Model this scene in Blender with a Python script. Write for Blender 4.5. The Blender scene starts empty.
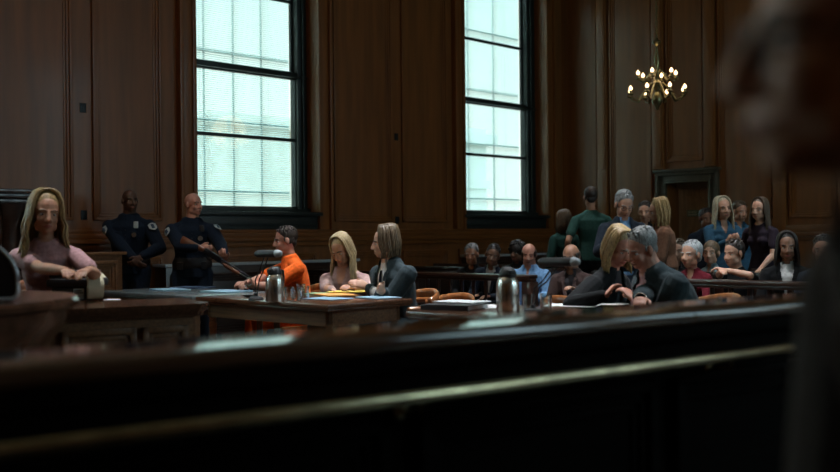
import bpy, bmesh, math, random
from mathutils import Vector, Matrix
R = math.radians
PI = math.pi
V = Vector
scene = bpy.context.scene
COL = scene.collection
random.seed(7)

# ------------------------------------------------------------------ calibration
CAMZ = 1.25
FPX = 1000.0
ROLL = 0.010
def W(px, py, d):
    """a point of the place seen at a pixel, at distance d along the view axis"""
    x = (px - 420) - ROLL * (py - 236)
    y = (py - 236) + ROLL * (px - 420)
    return V((x * d / FPX, d, CAMZ - y * d / FPX))
UD = V((.697, .717, 0)).normalized()          # along the window wall, away
VD = V((.717, -.697, 0)).normalized()         # along the back wall, to the right
UA = math.atan2(UD.y, UD.x)
VA = math.atan2(VD.y, VD.x)
def UV(u, v, z=0):
    p = UD * u + VD * v
    return V((p.x, p.y, z))

# ------------------------------------------------------------------ materials
MATS = {}
def newmat(name):
    m = bpy.data.materials.new(name); m.use_nodes = True
    nt = m.node_tree; nt.nodes.clear()
    out = nt.nodes.new('ShaderNodeOutputMaterial')
    b = nt.nodes.new('ShaderNodeBsdfPrincipled')
    nt.links.new(b.outputs[0], out.inputs[0])
    return m, nt, b, out
def mat(name, col, rough=.6, metal=0, var=.25, scale=20, bump=.0, stretch=(1, 1, 1), sheen=0, sss=0, emit=0, spec=.5, coat=0, detail=4):
    if name in MATS: return MATS[name]
    m, nt, b, out = newmat(name)
    tc = nt.nodes.new('ShaderNodeTexCoord'); mp = nt.nodes.new('ShaderNodeMapping')
    mp.inputs['Scale'].default_value = stretch
    nz = nt.nodes.new('ShaderNodeTexNoise'); nz.inputs['Scale'].default_value = scale; nz.inputs['Detail'].default_value = detail
    cr = nt.nodes.new('ShaderNodeValToRGB')
    cr.color_ramp.elements[0].position = .3; cr.color_ramp.elements[1].position = .7
    cr.color_ramp.elements[0].color = [max(0, c * (1 - var)) for c in col] + [1]
    cr.color_ramp.elements[1].color = [min(1, c * (1 + var)) for c in col] + [1]
    L = nt.links.new
    L(tc.outputs['Object'], mp.inputs[0]); L(mp.outputs[0], nz.inputs['Vector']); L(nz.outputs['Fac'], cr.inputs[0])
    L(cr.outputs[0], b.inputs['Base Color'])
    b.inputs['Roughness'].default_value = rough; b.inputs['Metallic'].default_value = metal
    b.inputs['Specular IOR Level'].default_value = spec
    if coat:
        b.inputs['Coat Weight'].default_value = coat; b.inputs['Coat Roughness'].default_value = .12
    if sheen: b.inputs['Sheen Weight'].default_value = sheen
    if sss:
        b.inputs['Subsurface Weight'].default_value = sss
        b.inputs['Subsurface Radius'].default_value = (.012, .005, .003)
        b.inputs['Subsurface Scale'].default_value = .5
    if emit:
        b.inputs['Emission Color'].default_value = list(col) + [1]; b.inputs['Emission Strength'].default_value = emit
    if bump:
        bp = nt.nodes.new('ShaderNodeBump'); bp.inputs['Strength'].default_value = bump; bp.inputs['Distance'].default_value = .01
        L(nz.outputs['Fac'], bp.inputs['Height']); L(bp.outputs[0], b.inputs['Normal'])
    MATS[name] = m
    return m
def cloth(name, col, rough=.85): return mat(name, col, rough, var=.2, scale=45, bump=.25, sheen=.03, spec=.15)
def skin(name, col): return mat(name, col, .5, var=.12, scale=14, sss=.12, spec=.4, bump=.05)
def hairm(name, col): return mat(name, col, .42, var=.5, scale=60, stretch=(3, 3, .5), bump=.5, spec=.5)

WOODV = mat('panel_wood_vertical_grain', (.19, .070, .016), .42, var=.22, scale=3, stretch=(4, 4, .3), bump=.03, coat=.10, detail=8)
WOODH = mat('moulding_wood_horizontal_grain', (.185, .068, .016), .38, var=.25, scale=5, stretch=(.45, 9, 9), bump=.05, coat=.15, detail=8)
WOODD = mat('dark_varnished_wood', (.022, .009, .005), .28, var=.45, scale=6, stretch=(.5, 9, 9), bump=.03, coat=.5, detail=8)
WOODT = mat('table_top_wood', (.085, .036, .018), .22, var=.4, scale=6, stretch=(9, .5, 9), bump=.03, coat=.4, detail=8)
WOODL = mat('lighter_table_wood', (.16, .075, .032), .4, var=.4, scale=6, stretch=(9, .5, 9), bump=.03, coat=.2, detail=8)
CHAIRW = mat('orange_brown_chair_wood', (.20, .068, .018), .3, var=.4, scale=8, stretch=(3, 3, .6), coat=.4)
FRAME = mat('dark_green_window_paint', (.009, .017, .016), .45, var=.2, scale=12, bump=.03)
STORM = mat('grey_storm_window_metal', (.16, .2, .2), .5, var=.15)
BRASS = mat('aged_brass', (.42, .36, .22), .2, metal=1, var=.3, scale=9, bump=.04)
ABRASS = mat('green_tinged_antique_brass', (.16, .15, .075), .3, metal=.9, var=.35, scale=30, bump=.05)
STEEL = mat('brushed_steel', (.78, .75, .70), .24, metal=1, var=.12, scale=40, stretch=(1, 1, .05), bump=.03)
BLACKP = mat('black_plastic', (.010, .010, .012), .5, var=.2)
BLACKM = mat('black_gun_metal', (.02, .02, .024), .3, metal=.6, var=.2)
FOAM = mat('silver_grille', (.36, .4, .42), .5, metal=.3, var=.2, scale=300, bump=.3)
PAPER = mat('white_paper', (.6, .62, .62), .8, var=.05)
PAPERB = mat('pale_blue_paper', (.2, .33, .42), .8, var=.06)
YELLOW = mat('yellow_legal_paper', (.72, .55, .10), .8, var=.06)
ORANGEF = mat('orange_manila_folder', (.62, .28, .06), .75, var=.08)
GREENF = mat('pale_green_card', (.30, .42, .22), .8, var=.06)
NAVYF = mat('navy_binder_cover', (.03, .05, .10), .5, var=.1)
PLATE = mat('dark_bronze_wall_plate', (.012, .016, .018), .4, metal=.5)
FLOORM = mat('floor_dark_parquet', (.05, .026, .014), .4, var=.4, scale=4, bump=.04)
CEILM = mat('ceiling_plaster_cream', (.32, .29, .24), .9, var=.05)
STONE = mat('building_pale_brick', (.52, .47, .40), .9, var=.12, scale=1.5)
STONE2 = mat('building_grey_stone', (.60, .60, .56), .9, var=.10, scale=1.0)
BLUEFLAG = cloth('flag_navy_cloth', (.01, .03, .12))
EYEW = mat('eye_white', (.42, .40, .38), .3, var=.03)
EYED = mat('eye_iris', (.03, .018, .012), .15, var=.1)

def glass_mat():
    m, nt, b, out = newmat('window_glass'); L = nt.links.new
    nt.nodes.remove(b)
    tr = nt.nodes.new('ShaderNodeBsdfTransparent'); tr.inputs[0].default_value = (.96, .98, .965, 1)
    gl = nt.nodes.new('ShaderNodeBsdfGlossy'); gl.inputs['Roughness'].default_value = .03
    lw = nt.nodes.new('ShaderNodeLayerWeight'); lw.inputs[0].default_value = .5
    pw = nt.nodes.new('ShaderNodeMath'); pw.operation = 'POWER'; pw.inputs[1].default_value = 5; L(lw.outputs['Facing'], pw.inputs[0])
    fr = nt.nodes.new('ShaderNodeMath'); fr.operation = 'MULTIPLY_ADD'; fr.inputs[1].default_value = .9; fr.inputs[2].default_value = .035; L(pw.outputs[0], fr.inputs[0])
    mx = nt.nodes.new('ShaderNodeMixShader')
    L(fr.outputs[0], mx.inputs[0]); L(tr.outputs[0], mx.inputs[1]); L(gl.outputs[0], mx.inputs[2]); L(mx.outputs[0], out.inputs[0])
    return m
GLASS = glass_mat()
def tumbler_mat():
    m, nt, b, out = newmat('clear_drinking_glass'); L = nt.links.new
    nt.nodes.remove(b)
    tr = nt.nodes.new('ShaderNodeBsdfTransparent'); tr.inputs[0].default_value = (.86, .9, .9, 1)
    gl = nt.nodes.new('ShaderNodeBsdfGlossy'); gl.inputs['Roughness'].default_value = .05
    lw = nt.nodes.new('ShaderNodeLayerWeight'); lw.inputs[0].default_value = .62
    mx = nt.nodes.new('ShaderNodeMixShader')
    L(lw.outputs['Facing'], mx.inputs[0]); L(tr.outputs[0], mx.inputs[1]); L(gl.outputs[0], mx.inputs[2]); L(mx.outputs[0], out.inputs[0])
    return m
TUMBLER = tumbler_mat()
def blind_mat():
    m, nt, b, out = newmat('translucent_blind_slats'); L = nt.links.new
    nt.nodes.remove(b)
    df = nt.nodes.new('ShaderNodeBsdfDiffuse'); df.inputs[0].default_value = (.78, .86, .83, 1)
    tl = nt.nodes.new('ShaderNodeBsdfTranslucent'); tl.inputs[0].default_value = (.88, .95, .92, 1)
    mx = nt.nodes.new('ShaderNodeMixShader'); mx.inputs[0].default_value = .7
    L(df.outputs[0], mx.inputs[1]); L(tl.outputs[0], mx.inputs[2]); L(mx.outputs[0], out.inputs[0])
    return m
BLIND = blind_mat()
BULB = mat('warm_bulb_glow', (1, .66, .34), .4, var=.02, emit=4)
LAMPG = mat('ceiling_lamp_glow', (1, .80, .56), .4, var=.02, emit=3)

# ------------------------------------------------------------------ mesh helpers
def ring_cap(bm, rings):
    pass
def tube(bm, pts, rad, lat=None, seg=12, cap=True):
    pts = [V(p) for p in pts]; n = len(pts)
    rad = [(r, r) if not isinstance(r, (tuple, list)) else tuple(r) for r in (rad if isinstance(rad, (list, tuple)) and len(rad) == n else [rad] * n)]
    tans = []
    for i in range(n):
        t = pts[min(i + 1, n - 1)] - pts[max(i - 1, 0)]
        tans.append(t.normalized() if t.length > 1e-9 else V((0, 0, 1)))
    if lat is None:
        lat = V((1, 0, 0)) if abs(tans[0].x) < .8 else V((0, 1, 0))
    lat = V(lat)
    rings = []
    def mk(c, t, a, b):
        l = lat - t * lat.dot(t)
        if l.length < 1e-4: l = t.orthogonal()
        l.normalize(); w = t.cross(l)
        return [bm.verts.new(c + l * (a * math.cos(2 * PI * k / seg)) + w * (b * math.sin(2 * PI * k / seg))) for k in range(seg)]
    if cap:
        a, b = rad[0]; r = min(a, b)
        for an in (75, 40): rings.append(mk(pts[0] - tans[0] * r * math.sin(R(an)), tans[0], a * math.cos(R(an)), b * math.cos(R(an))))
    for i in range(n): rings.append(mk(pts[i], tans[i], *rad[i]))
    if cap:
        a, b = rad[-1]; r = min(a, b)
        for an in (40, 75): rings.append(mk(pts[-1] + tans[-1] * r * math.sin(R(an)), tans[-1], a * math.cos(R(an)), b * math.cos(R(an))))
    for i in range(len(rings) - 1):
        A, B = rings[i], rings[i + 1]
        for k in range(seg): bm.faces.new((A[k], A[(k + 1) % seg], B[(k + 1) % seg], B[k]))
    bm.faces.new(rings[0][::-1]); bm.faces.new(rings[-1])
def ball(bm, c, r, rot=None, seg=16, rings=10):
    r = (r, r, r) if not isinstance(r, (tuple, list)) else r
    M = Matrix.Translation(V(c)) @ (rot.to_4x4() if rot else Matrix()) @ Matrix.Diagonal((r[0], r[1], r[2], 1))
    bmesh.ops.create_uvsphere(bm, u_segments=seg, v_segments=rings, radius=1, matrix=M)
def box(bm, x0, x1, y0, y1, z0, z1, bevel=0, M=None):
    r = bmesh.ops.create_cube(bm, size=1, matrix=Matrix.Translation(((x0 + x1) / 2, (y0 + y1) / 2, (z0 + z1) / 2)) @ Matrix.Diagonal((abs(x1 - x0), abs(y1 - y0), abs(z1 - z0), 1)))
    vs = r['verts']
    if M is not None: bmesh.ops.transform(bm, matrix=M, verts=vs)
    if bevel:
        es = list({e for v in vs for e in v.link_edges})
        bmesh.ops.bevel(bm, geom=es, offset=bevel, segments=2, affect='EDGES', profile=.6)
def lathe(bm, prof, c=(0, 0, 0), seg=24, M=None):
    rings = []; new = []
    for r, z in prof:
        rg = [bm.verts.new(V((c[0] + max(r, .0005) * math.cos(2 * PI * k / seg), c[1] + max(r, .0005) * math.sin(2 * PI * k / seg), c[2] + z))) for k in range(seg)]
        rings.append(rg); new += rg
    for A, B in zip(rings, rings[1:]):
        for k in range(seg): bm.faces.new((A[k], A[(k + 1) % seg], B[(k + 1) % seg], B[k]))
    bm.faces.new(rings[0][::-1]); bm.faces.new(rings[-1])
    if M is not None: bmesh.ops.transform(bm, matrix=M, verts=new)
def link(name, bm, m, parent=None, smooth=None, loc=None, rz=0):
    me = bpy.data.meshes.new(name)
    bmesh.ops.recalc_face_normals(bm, faces=bm.faces)
    bm.to_mesh(me); bm.free()
    for mm in (m if isinstance(m, (list, tuple)) else [m]): me.materials.append(mm)
    o = bpy.data.objects.new(name, me); COL.objects.link(o)
    if parent: o.parent = parent
    if loc is not None: o.location = loc
    if rz: o.rotation_euler = (0, 0, rz)
    if smooth == 'auto':
        for p in me.polygons: p.use_smooth = True
        try: me.set_sharp_from_angle(angle=R(38))
        except Exception: pass
    elif smooth:
        for p in me.polygons: p.use_smooth = True
    return o
def tag(o, label=None, cat=None, group=None, kind=None):
    if label: o['label'] = label
    if cat: o['category'] = cat
    if group: o['group'] = group
    if kind: o['kind'] = kind
    return o
def empty(name, loc, rz=0, label=None, cat=None, group=None):
    o = bpy.data.objects.new(name, None); COL.objects.link(o); o.empty_display_size = .1
    o.location = loc; o.rotation_euler = (0, 0, rz)
    return tag(o, label, cat, group)
def struct(name, bm, m, loc=(0, 0, 0), rz=0, smooth='auto'):
    o = link(name, bm, m, None, smooth, loc, rz); o['kind'] = 'structure'; return o
def remeshed(name, bm, m, parent, vox, it=3, cut=None):
    me = bpy.data.meshes.new('t'); bmesh.ops.recalc_face_normals(bm, faces=bm.faces); bm.to_mesh(me); bm.free()
    o = bpy.data.objects.new('t', me); COL.objects.link(o)
    md = o.modifiers.new('r', 'REMESH'); md.mode = 'VOXEL'; md.voxel_size = vox; md.use_smooth_shade = True
    if it:
        s = o.modifiers.new('s', 'SMOOTH'); s.factor = .5; s.iterations = it
    dg = bpy.context.evaluated_depsgraph_get(); dg.update()
    nm = bpy.data.meshes.new_from_object(o.evaluated_get(dg)); nm.name = name
    bpy.data.objects.remove(o); bpy.data.meshes.remove(me)
    if cut:
        b2 = bmesh.new(); b2.from_mesh(nm)
        dl = [f for f in b2.faces if cut(f.calc_center_median())]
        bmesh.ops.delete(b2, geom=dl, context='FACES'); b2.to_mesh(nm); b2.free()
    nm.materials.clear(); nm.materials.append(m)
    for p in nm.polygons: p.use_smooth = True
    oo = bpy.data.objects.new(name, nm); COL.objects.link(oo); oo.parent = parent
    return oo
def copy_tree(o, parent=None):
    c = o.copy(); COL.objects.link(c); c.parent = parent
    for ch in list(o.children): copy_tree(ch, c)
    return c
# ------------------------------------------------------------------ people
def frame_rot(yaw, pitch, roll):
    return Matrix.Rotation(yaw, 3, 'Z') @ Matrix.Rotation(-pitch, 3, 'X') @ Matrix.Rotation(roll, 3, 'Y')
def ik(a, b, l1, l2, pole):
    a, b = V(a), V(b); d = b - a; L = min(d.length, (l1 + l2) * .995); dn = d.normalized(); b = a + dn * L
    x = (l1 * l1 - l2 * l2 + L * L) / (2 * L); h = math.sqrt(max(l1 * l1 - x * x, 0))
    p = V(pole) - dn * V(pole).dot(dn); p.normalize()
    return a + dn * x + p * h, b
def hand(bm, wrist, f, n, side, curl=.5, s=1.0, spread=.0):
    """palm, four bent fingers of unequal length and a thumb; f = finger direction, n = the way the palm faces"""
    f = V(f).normalized(); n = V(n); n = (n - f * n.dot(f)).normalized()
    th = f.cross(n) * (1 if side > 0 else -1)
    k = wrist + f * .095 * s
    tube(bm, [wrist - f * .01, wrist + f * .03 * s, wrist + f * .085 * s], [(.027 * s, .02 * s), (.036 * s, .017 * s), (.040 * s, .015 * s)], lat=th, seg=12)
    for i, (off, ln) in enumerate(((.030, .078), (.010, .088), (-.010, .082), (-.029, .064))):
        b = wrist + f * (.082 - .004 * abs(i - 1)) * s + th * off * s
        d0 = (f + th * off * 4 * spread).normalized()
        a1, a2, a3 = curl * .7, curl * 1.6, curl * 2.3
        p = [b]; 
        for a, l in ((a1, .44), (a2, .32), (a3, .24)):
            p.append(p[-1] + (d0 * math.cos(a) + n * math.sin(a)) * ln * l * s)
        tube(bm, p, [.0098 * s, .0092 * s, .0085 * s, .0072 * s], lat=th, seg=8)
    b = wrist + f * .028 * s + th * .026 * s
    d1 = (f * .75 + th * .65 + n * .25).normalized(); d2 = (f * .95 + th * .2 + n * .35).normalized()
    tube(bm, [b, b + d1 * .040 * s, b + d1 * .040 * s + d2 * .034 * s], [.014 * s, .0115 * s, .009 * s], lat=th, seg=8)

def hair_lock(bm, pts, r0, r1):
    n = len(pts); tube(bm, pts, [(r0 * (1 - i / (n - 1)) + r1 * i / (n - 1)) * (1 if i else .6) for i in range(n)], seg=7)
def build_hair(style, rnd, vol=1.0, length=.3, part=.0):
    bm = bmesh.new()
    if style == 'buzz':
        ball(bm, (0, -.026, .046), (.0775, .0955, .083), seg=24, rings=16); ball(bm, (0, -.07, -.005), (.055, .035, .05))
    elif style in ('short', 'neat'):
        ball(bm, (0, -.030, .050), (.081 * vol, .099, .090 * vol), seg=24, rings=16)
        for s in (-1, 1):
            ball(bm, (s * .062, -.035, .012), (.014, .045, .042)); ball(bm, (s * .069, .012, .018), (.006, .010, .022))
        ball(bm, (0, -.075, -.02), (.058, .032, .05))
        for i in range(60):
            a = rnd.uniform(0, 2 * PI); e = rnd.uniform(.25, 1.35)
            dx, dy, dz = math.cos(e) * math.sin(a), math.cos(e) * math.cos(a), math.sin(e)
            if dy > .55 and dz < .62: continue
            c = V((dx * .078 * vol, -.02 + dy * .094, .04 + dz * .088 * vol))
            t = V((rnd.uniform(-.3, .3) + (.5 if dz > .8 else 0), -.6 * dy + .25, -.5)).normalized() * .03
            hair_lock(bm, [c - t * .5, c + V((dx, dy, dz)) * .005, c + t], .012, .004)
    elif style == 'fringe':
        pts = []
        for i in range(13):
            a = R(62 + i * (236 / 12)); pts.append((math.sin(a) * .078, -.012 + math.cos(a) * .098, .012 + .0 * i))
        tube(bm, pts, [(.034, .009)] * 13, lat=(0, 0, 1), seg=12)
    elif style in ('long', 'bob', 'wavy', 'shoulder'):
        ball(bm, (0, -.033, .049), (.080 * vol, .097, .091 * vol), seg=24, rings=16)
        end = {'long': -length, 'wavy': -length, 'bob': -.115, 'shoulder': -.17}[style]
        gap = 60 if style != 'bob' else 50
        for layer in range(2):
            N = 44
            for i in range(N):
                a = R(gap + (360 - 2 * gap) * (i + rnd.uniform(-.4, .4)) / (N - 1))
                sx = math.sin(a); cy = math.cos(a)
                q = (.91 + .08 * layer + rnd.uniform(-.03, .06)) * vol
                e = end * (1 + rnd.uniform(-.12, .10)) * (1 - .1 * layer)
                sd = 1 if sx > 0 else -1
                pts = [V((part + sd * .006, cy * .045 - .004, .138 * vol)), V((part + sx * .032 * q, -.018 + cy * .06 * q, .134 * vol)), V((part + sx * .060 * q, -.024 + cy * .082 * q, .116 * vol)), V((sx * .079 * q, -.024 + cy * .092 * q, .086)),
                       V((sx * .087 * q, -.020 + cy * .097 * q, .045)), V((sx * .092 * q, -.02 + cy * .100 * q, -.01))]
                zz = -.06; j = 0
                while zz > e:
                    w = (.010 * math.sin(j * 1.9 + i) if style == 'wavy' else .003 * math.sin(j + i))
                    fl = 1 + (.28 if style in ('long', 'shoulder') else .38 if style == 'wavy' else .0) * (-zz / .3)
                    inn = 1 if style != 'bob' else 1 - max(0, (-zz - .07)) * 2.2
                    pts.append(V(((sx * .094 * q + w) * fl * inn, -.022 + (cy * .092 * q + w) * (1 - .3 * (-zz / .4)), zz))); zz -= .05; j += 1
                if cy > .35 and style != 'bob':
                    for k in range(6, len(pts)): pts[k].x += sd * .006; pts[k].y += .012
                hair_lock(bm, pts, .0125, .005 if style != 'bob' else .009)
    elif style == 'bun':
        ball(bm, (0, -.02, .040), (.081, .098, .093), seg=24, rings=16)
        ball(bm, (0, -.135, .0), (.055, .055, .06))
        for i in range(24):
            a = rnd.uniform(0, 2 * PI)
            hair_lock(bm, [V((.07 * math.cos(a), -.02, .04 + .08 * abs(math.sin(a)))), V((.06 * math.cos(a), -.08, .03 + .06 * math.sin(a))), V((.02 * math.cos(a), -.12, .02 * math.sin(a)))], .012, .009)
    elif style == 'pony':
        ball(bm, (0, -.02, .040), (.081, .098, .093), seg=24, rings=16)
        for i in range(16):
            a = rnd.uniform(0, 2 * PI); o = V((.022 * math.cos(a), 0, .022 * math.sin(a)))
            hair_lock(bm, [V((0, -.10, .05)) + o, V((0, -.145, .03)) + o * 1.4, V((0, -.165, -.03)) + o * 1.6, V((0, -.15, -.10)) + o], .016, .006)
    elif style == 'curly':
        ball(bm, (0, -.02, .045), (.098, .11, .10), seg=24, rings=16)
        for i in range(120):
            a = rnd.uniform(0, 2 * PI); e = rnd.uniform(-.6, 1.5)
            dx, dy, dz = math.cos(e) * math.sin(a), math.cos(e) * math.cos(a), math.sin(e)
            if dy > .35 and dz < .55: continue
            ball(bm, (dx * .102, -.02 + dy * .112, .035 + dz * .105), rnd.uniform(.016, .026), seg=8, rings=6)
    return bm

def person(label, head, facing, sit=True, lean=6, side=0, twist=0, hy=0, hp=8, hr=0, rh=None, lh=None, palm=((0, 0, -1), (0, 0, -1)), curl=(.55, .55),
           sk=None, hair=('short', None), top=('shirt', None), under=None, tie=None, trou=None, shoe=None, w=1.0, female=False, vox=.008, floor=0.0,
           seatz=.53, group=None, vol=1.0, hlen=.3, poles=None, glasses=False, beard=None, fdir=(None, None), brow=None, headscale=1.0, scarf=None, feet=None, seed=1):
    rnd = random.Random(seed)
    P = W(*head)
    fa = R(facing)
    rotm = Matrix.Rotation(fa, 3, 'Z')
    def skeleton(S, pz):
        J = {}
        L, sd = R(lean), R(side)
        s = V((math.sin(sd), math.sin(L) * math.cos(sd), math.cos(L) * math.cos(sd))).normalized()
        lat = Matrix.Rotation(R(twist), 3, 'Z') @ V((1, 0, 0)); lat = (lat - s * lat.dot(s)).normalized(); fw = s.cross(lat) 
        pel = V((0, 0, pz))
        J['s'] = s; J['lat'] = lat; J['fw'] = fw; J['pel'] = pel
        nb = pel + s * .50 * S
        H = frame_rot(R(twist + hy), R(hp), R(hr))
        # neck goes up from the spine, easing back to vertical
        nd = (s * .6 + V((0, 0, 1)) * .55 + (H @ V((0, 1, 0))) * .18).normalized()
        J['nb'] = nb; J['hc'] = nb + nd * .174 * S; J['H'] = H; J['nd'] = nd
        return J
    S = 1.0; pz = seatz if sit else .93
    if sit:
        J = skeleton(S, pz); pz += (P.z - floor) - J['hc'].z
        if pz < .46: S = max(.86, (P.z - floor - .46) / (J['hc'].z - seatz)); pz = .46
        J = skeleton(S, pz)
    else:
        J = skeleton(S, pz); S = (P.z - floor) / J['hc'].z; pz *= S; J = skeleton(S, pz)
    off = rotm @ J['hc']
    root = V((P.x - off.x, P.y - off.y, floor))
    inv = rotm.transposed()
    def loc(t):
        t = V(t) if len(t) == 3 else W(*t[1:])
        return t
    ro = empty('person', root, fa, label, 'person', group)
    s, lat, fw, pel, nb, hc, H, nd = (J[k] for k in ('s', 'lat', 'fw', 'pel', 'nb', 'hc', 'H', 'nd'))
    wd = w * (0.93 if female else 1.0)
    def sp(a, l=0, f=0): return pel + s * a * S + lat * l * S + fw * f * S
    shw = (.184 if not female else .168) * (1 + (w - 1) * .45)
    sh = {1: sp(.412, shw, .0), -1: sp(.412, -shw, .0)}
    arms = {}
    dflt = {1: V((.17, .40, .30)), -1: V((-.17, .40, .30))} if sit else {1: V((.27, .06, -.10)), -1: V((-.27, .06, -.10))}
    for k, t in ((1, rh), (-1, lh)):
        if t is None: tg = pel + dflt[k] * S if not sit else V((.13 * k, .34, pz + .10))
        elif t[0] == 'p': tg = inv @ (W(*t[1:]) - root)
        else: tg = V((t[0] * S, t[1] * S, t[2]))
        pole = V((.45 * k, -.5, -.8)) if not (poles and poles[0 if k == 1 else 1]) else V(poles[0 if k == 1 else 1])
        el, wr = ik(sh[k], tg, .285 * S, .255 * S, pole)
        arms[k] = (sh[k], el, wr)
    legs = {}
    for k in (1, -1):
        hip = pel + V((.09 * k * wd * S, 0, -.03))
        if sit: an = V((.11 * k, .43 + (.03 * k), .085)); pole = V((.1 * k, .6, 1))
        else: an = V((.10 * k, -.01 + .03 * k, .085)); pole = V((0, 1, 0))
        if feet: an = V(feet[0 if k == 1 else 1])
        kn, an = ik(hip, an, .43 * S, .42 * S, pole)
        legs[k] = (hip, kn, an)
    HS = headscale
    Hm = Matrix.Translation(hc) @ H.to_4x4() @ Matrix.Scale(HS, 4)
    hd = lambda p: Hm @ V(p)
    # ---- body: one continuous skin
    bm = bmesh.new()
    tor = [(-.06, .135, .09), (.02, .155, .105), (.16, .130 if not female else .115, .09), (.30, .150, .105), (.41, .158, .098), (.475, .10, .07)]
    tube(bm, [sp(a) for a, _, _ in tor], [(x * wd * S, y * w * S) for _, x, y in tor], lat=lat, seg=18)
    tube(bm, [sp(.412, -shw), sp(.452, -shw * .5), sp(.452, shw * .5), sp(.412, shw)], [.043 * S, .048 * S, .048 * S, .043 * S], lat=fw)
    nr = .050 * (1.06 if not female else .88) * max(1, w)
    tube(bm, [nb - s * .05 * S, (nb + hc) / 2 - fw * .003, hd((0, -.02, -.03))], [nr * 1.15, nr, nr * .95], lat=lat, seg=14)
    if female:
        for k in (1, -1): ball(bm, sp(.31, .068 * k, .082), .055 * S)
    for k in (1, -1):
        a, e, wr = arms[k]
        tube(bm, [a, (a + e) / 2, e], [.049 * w * S, .042 * w * S, .035 * w * S]); tube(bm, [e, e * .7 + wr * .3, wr], [.035 * w * S, .038 * w * S, .024 * S])
        fd = fdir[0 if k == 1 else 1]
        f = V(fd) if fd else (wr - e).normalized()
        hand(bm, wr, f, palm[0 if k == 1 else 1], k, curl[0 if k == 1 else 1], s=(.92 if female else 1.03) * S)
        h, kn, an = legs[k]
        tube(bm, [h, (h + kn) / 2, kn], [.078 * w * S, .068 * w * S, .052 * S]); tube(bm, [kn, kn * .65 + an * .35, an], [.05 * S, .05 * S, .034 * S])
        tube(bm, [an + V((0, -.03, -.035)), an + V((.01 * k, .08, -.045)), an + V((.02 * k, .16, -.055))], [.03, .035, .024])
    # head
    def hb(c, r): ball(bm, hd(c), tuple(q * HS for q in r) if isinstance(r, tuple) else r * HS, rot=H)
    jw = .052 if female else .058
    hb((0, -.012, .035), (.0755, .094, .086)); hb((0, .022, -.042), (jw, .062, .068)); hb((0, .060, -.088), (.027, .024, .02))
    hb((0, .045, -.03), (.056, .045, .075))
    for k in (1, -1):
        hb((.034 * k, .058, -.028), (.024, .026, .028)); hb((.079 * k, -.008, -.004), (.010, .020, .033)); hb((.040 * k, .015, -.065), (.022, .045, .028))
    tube(bm, [hd((-.042, .066, .026)), hd((0, .080, .022)), hd((.042, .066, .026))], .0095 * HS, seg=8)
    tube(bm, [hd((0, .083, .016)), hd((0, .100, -.012)), hd((0, .108, -.030))], [(.008 * HS, .010 * HS), (.010 * HS, .012 * HS), (.015 * HS, .012 * HS)], lat=H @ V((1, 0, 0)), seg=10)
    for k in (1, -1): hb((.013 * k, .096, -.034), .009)
    tube(bm, [hd((-.022, .080, -.061)), hd((0, .089, -.059)), hd((.022, .080, -.061))], .0075 * HS, seg=8)
    tube(bm, [hd((-.018, .078, -.071)), hd((0, .087, -.072)), hd((.018, .078, -.071))], .0078 * HS, seg=8)
    remeshed('body', bm, sk, ro, vox, 2)
    # eyes, brows, lips
    bcol = brow or (MATS['hair_dark'] if hair[1] is None or hair[1].name in ('hair_golden_blonde', 'hair_ash_blonde', 'hair_pale_blonde', 'hair_light_brown') else hair[1])
    if hair[1] and 'blonde' in hair[1].name or hair[1] is H_LB: bcol = H_BR
    for k in (1, -1):
        b = bmesh.new(); ball(b, hd((.031 * k, .0665, .002)), (.0145 * HS, .0125 * HS, .0085 * HS), rot=H, seg=12, rings=8)
        n0 = len(b.faces); ball(b, hd((.031 * k, .0735, .002)), (.0062 * HS, .0068 * HS, .0066 * HS), rot=H, seg=10, rings=8)
        b.faces.ensure_lookup_table()
        for f in b.faces[n0:]: f.material_index = 1
        link('eye', b, [EYEW, EYED], ro, True)
        b = bmesh.new(); tube(b, [hd((.014 * k, .0855, .024)), hd((.032 * k, .0835, .0295)), hd((.052 * k, .068, .025))], [.0038 * HS, .0046 * HS, .003 * HS], seg=6)
        link('eyebrow', b, bcol, ro, True)
    b = bmesh.new()
    tube(b, [hd((-.024, .082, -.065)), hd((-.008, .0925, -.0605)), hd((.008, .0925, -.0605)), hd((.024, .082, -.065))], [.002, .0052, .0052, .002], seg=8)
    tube(b, [hd((-.022, .081, -.066)), hd((0, .0925, -.0705)), hd((.022, .081, -.066))], [.002, .0058, .002], seg=8)
    link('lips', b, MATS['lips_rose'] if female else MATS['lips_dull'], ro, True)
    if hair[0]:
        hb_ = build_hair(hair[0], rnd, vol, hlen)
        for v_ in hb_.verts:                      # below the jaw hair falls straight down
            if v_.co.z < -.03 and hair[0] in ('long', 'wavy', 'shoulder', 'bob'):
                drop = v_.co.z + .03; q = v_.co.copy(); q.z = -.03
                mixf = min(1, -drop / .06); w0 = Hm @ q + V((0, 0, drop)); v_.co = (Hm @ v_.co) * (1 - mixf) + w0 * mixf
            else: v_.co = Hm @ v_.co
        link('hair', hb_, hair[1], ro, True)
    if beard:
        b = bmesh.new(); 
        for k in (1, -1): ball(b, hd((.038 * k, .035, -.07)), (.025, .04, .03), rot=H)
        ball(b, hd((0, .064, -.09)), (.032, .026, .024), rot=H); link('beard', b, beard, ro, True)
    if glasses:
        b = bmesh.new()
        for k in (1, -1):
            pts = [hd((.034 * k + .022 * math.cos(t * PI / 7), .098 - .004, .002 + .016 * math.sin(t * PI / 7))) for t in range(15)]
            tube(b, pts, .0022, seg=6, cap=False)
            tube(b, [hd((.056 * k, .094, .006)), hd((.078 * k, .05, .006)), hd((.082 * k, -.02, .004))], .0022, seg=6)
        tube(b, [hd((-.012, .094, .006)), hd((0, .1, .009)), hd((.012, .094, .006))], .0022, seg=6)
        link('glasses', b, BLACKP, ro, True)
    # ---- clothes
    kind, tm = top
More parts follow.
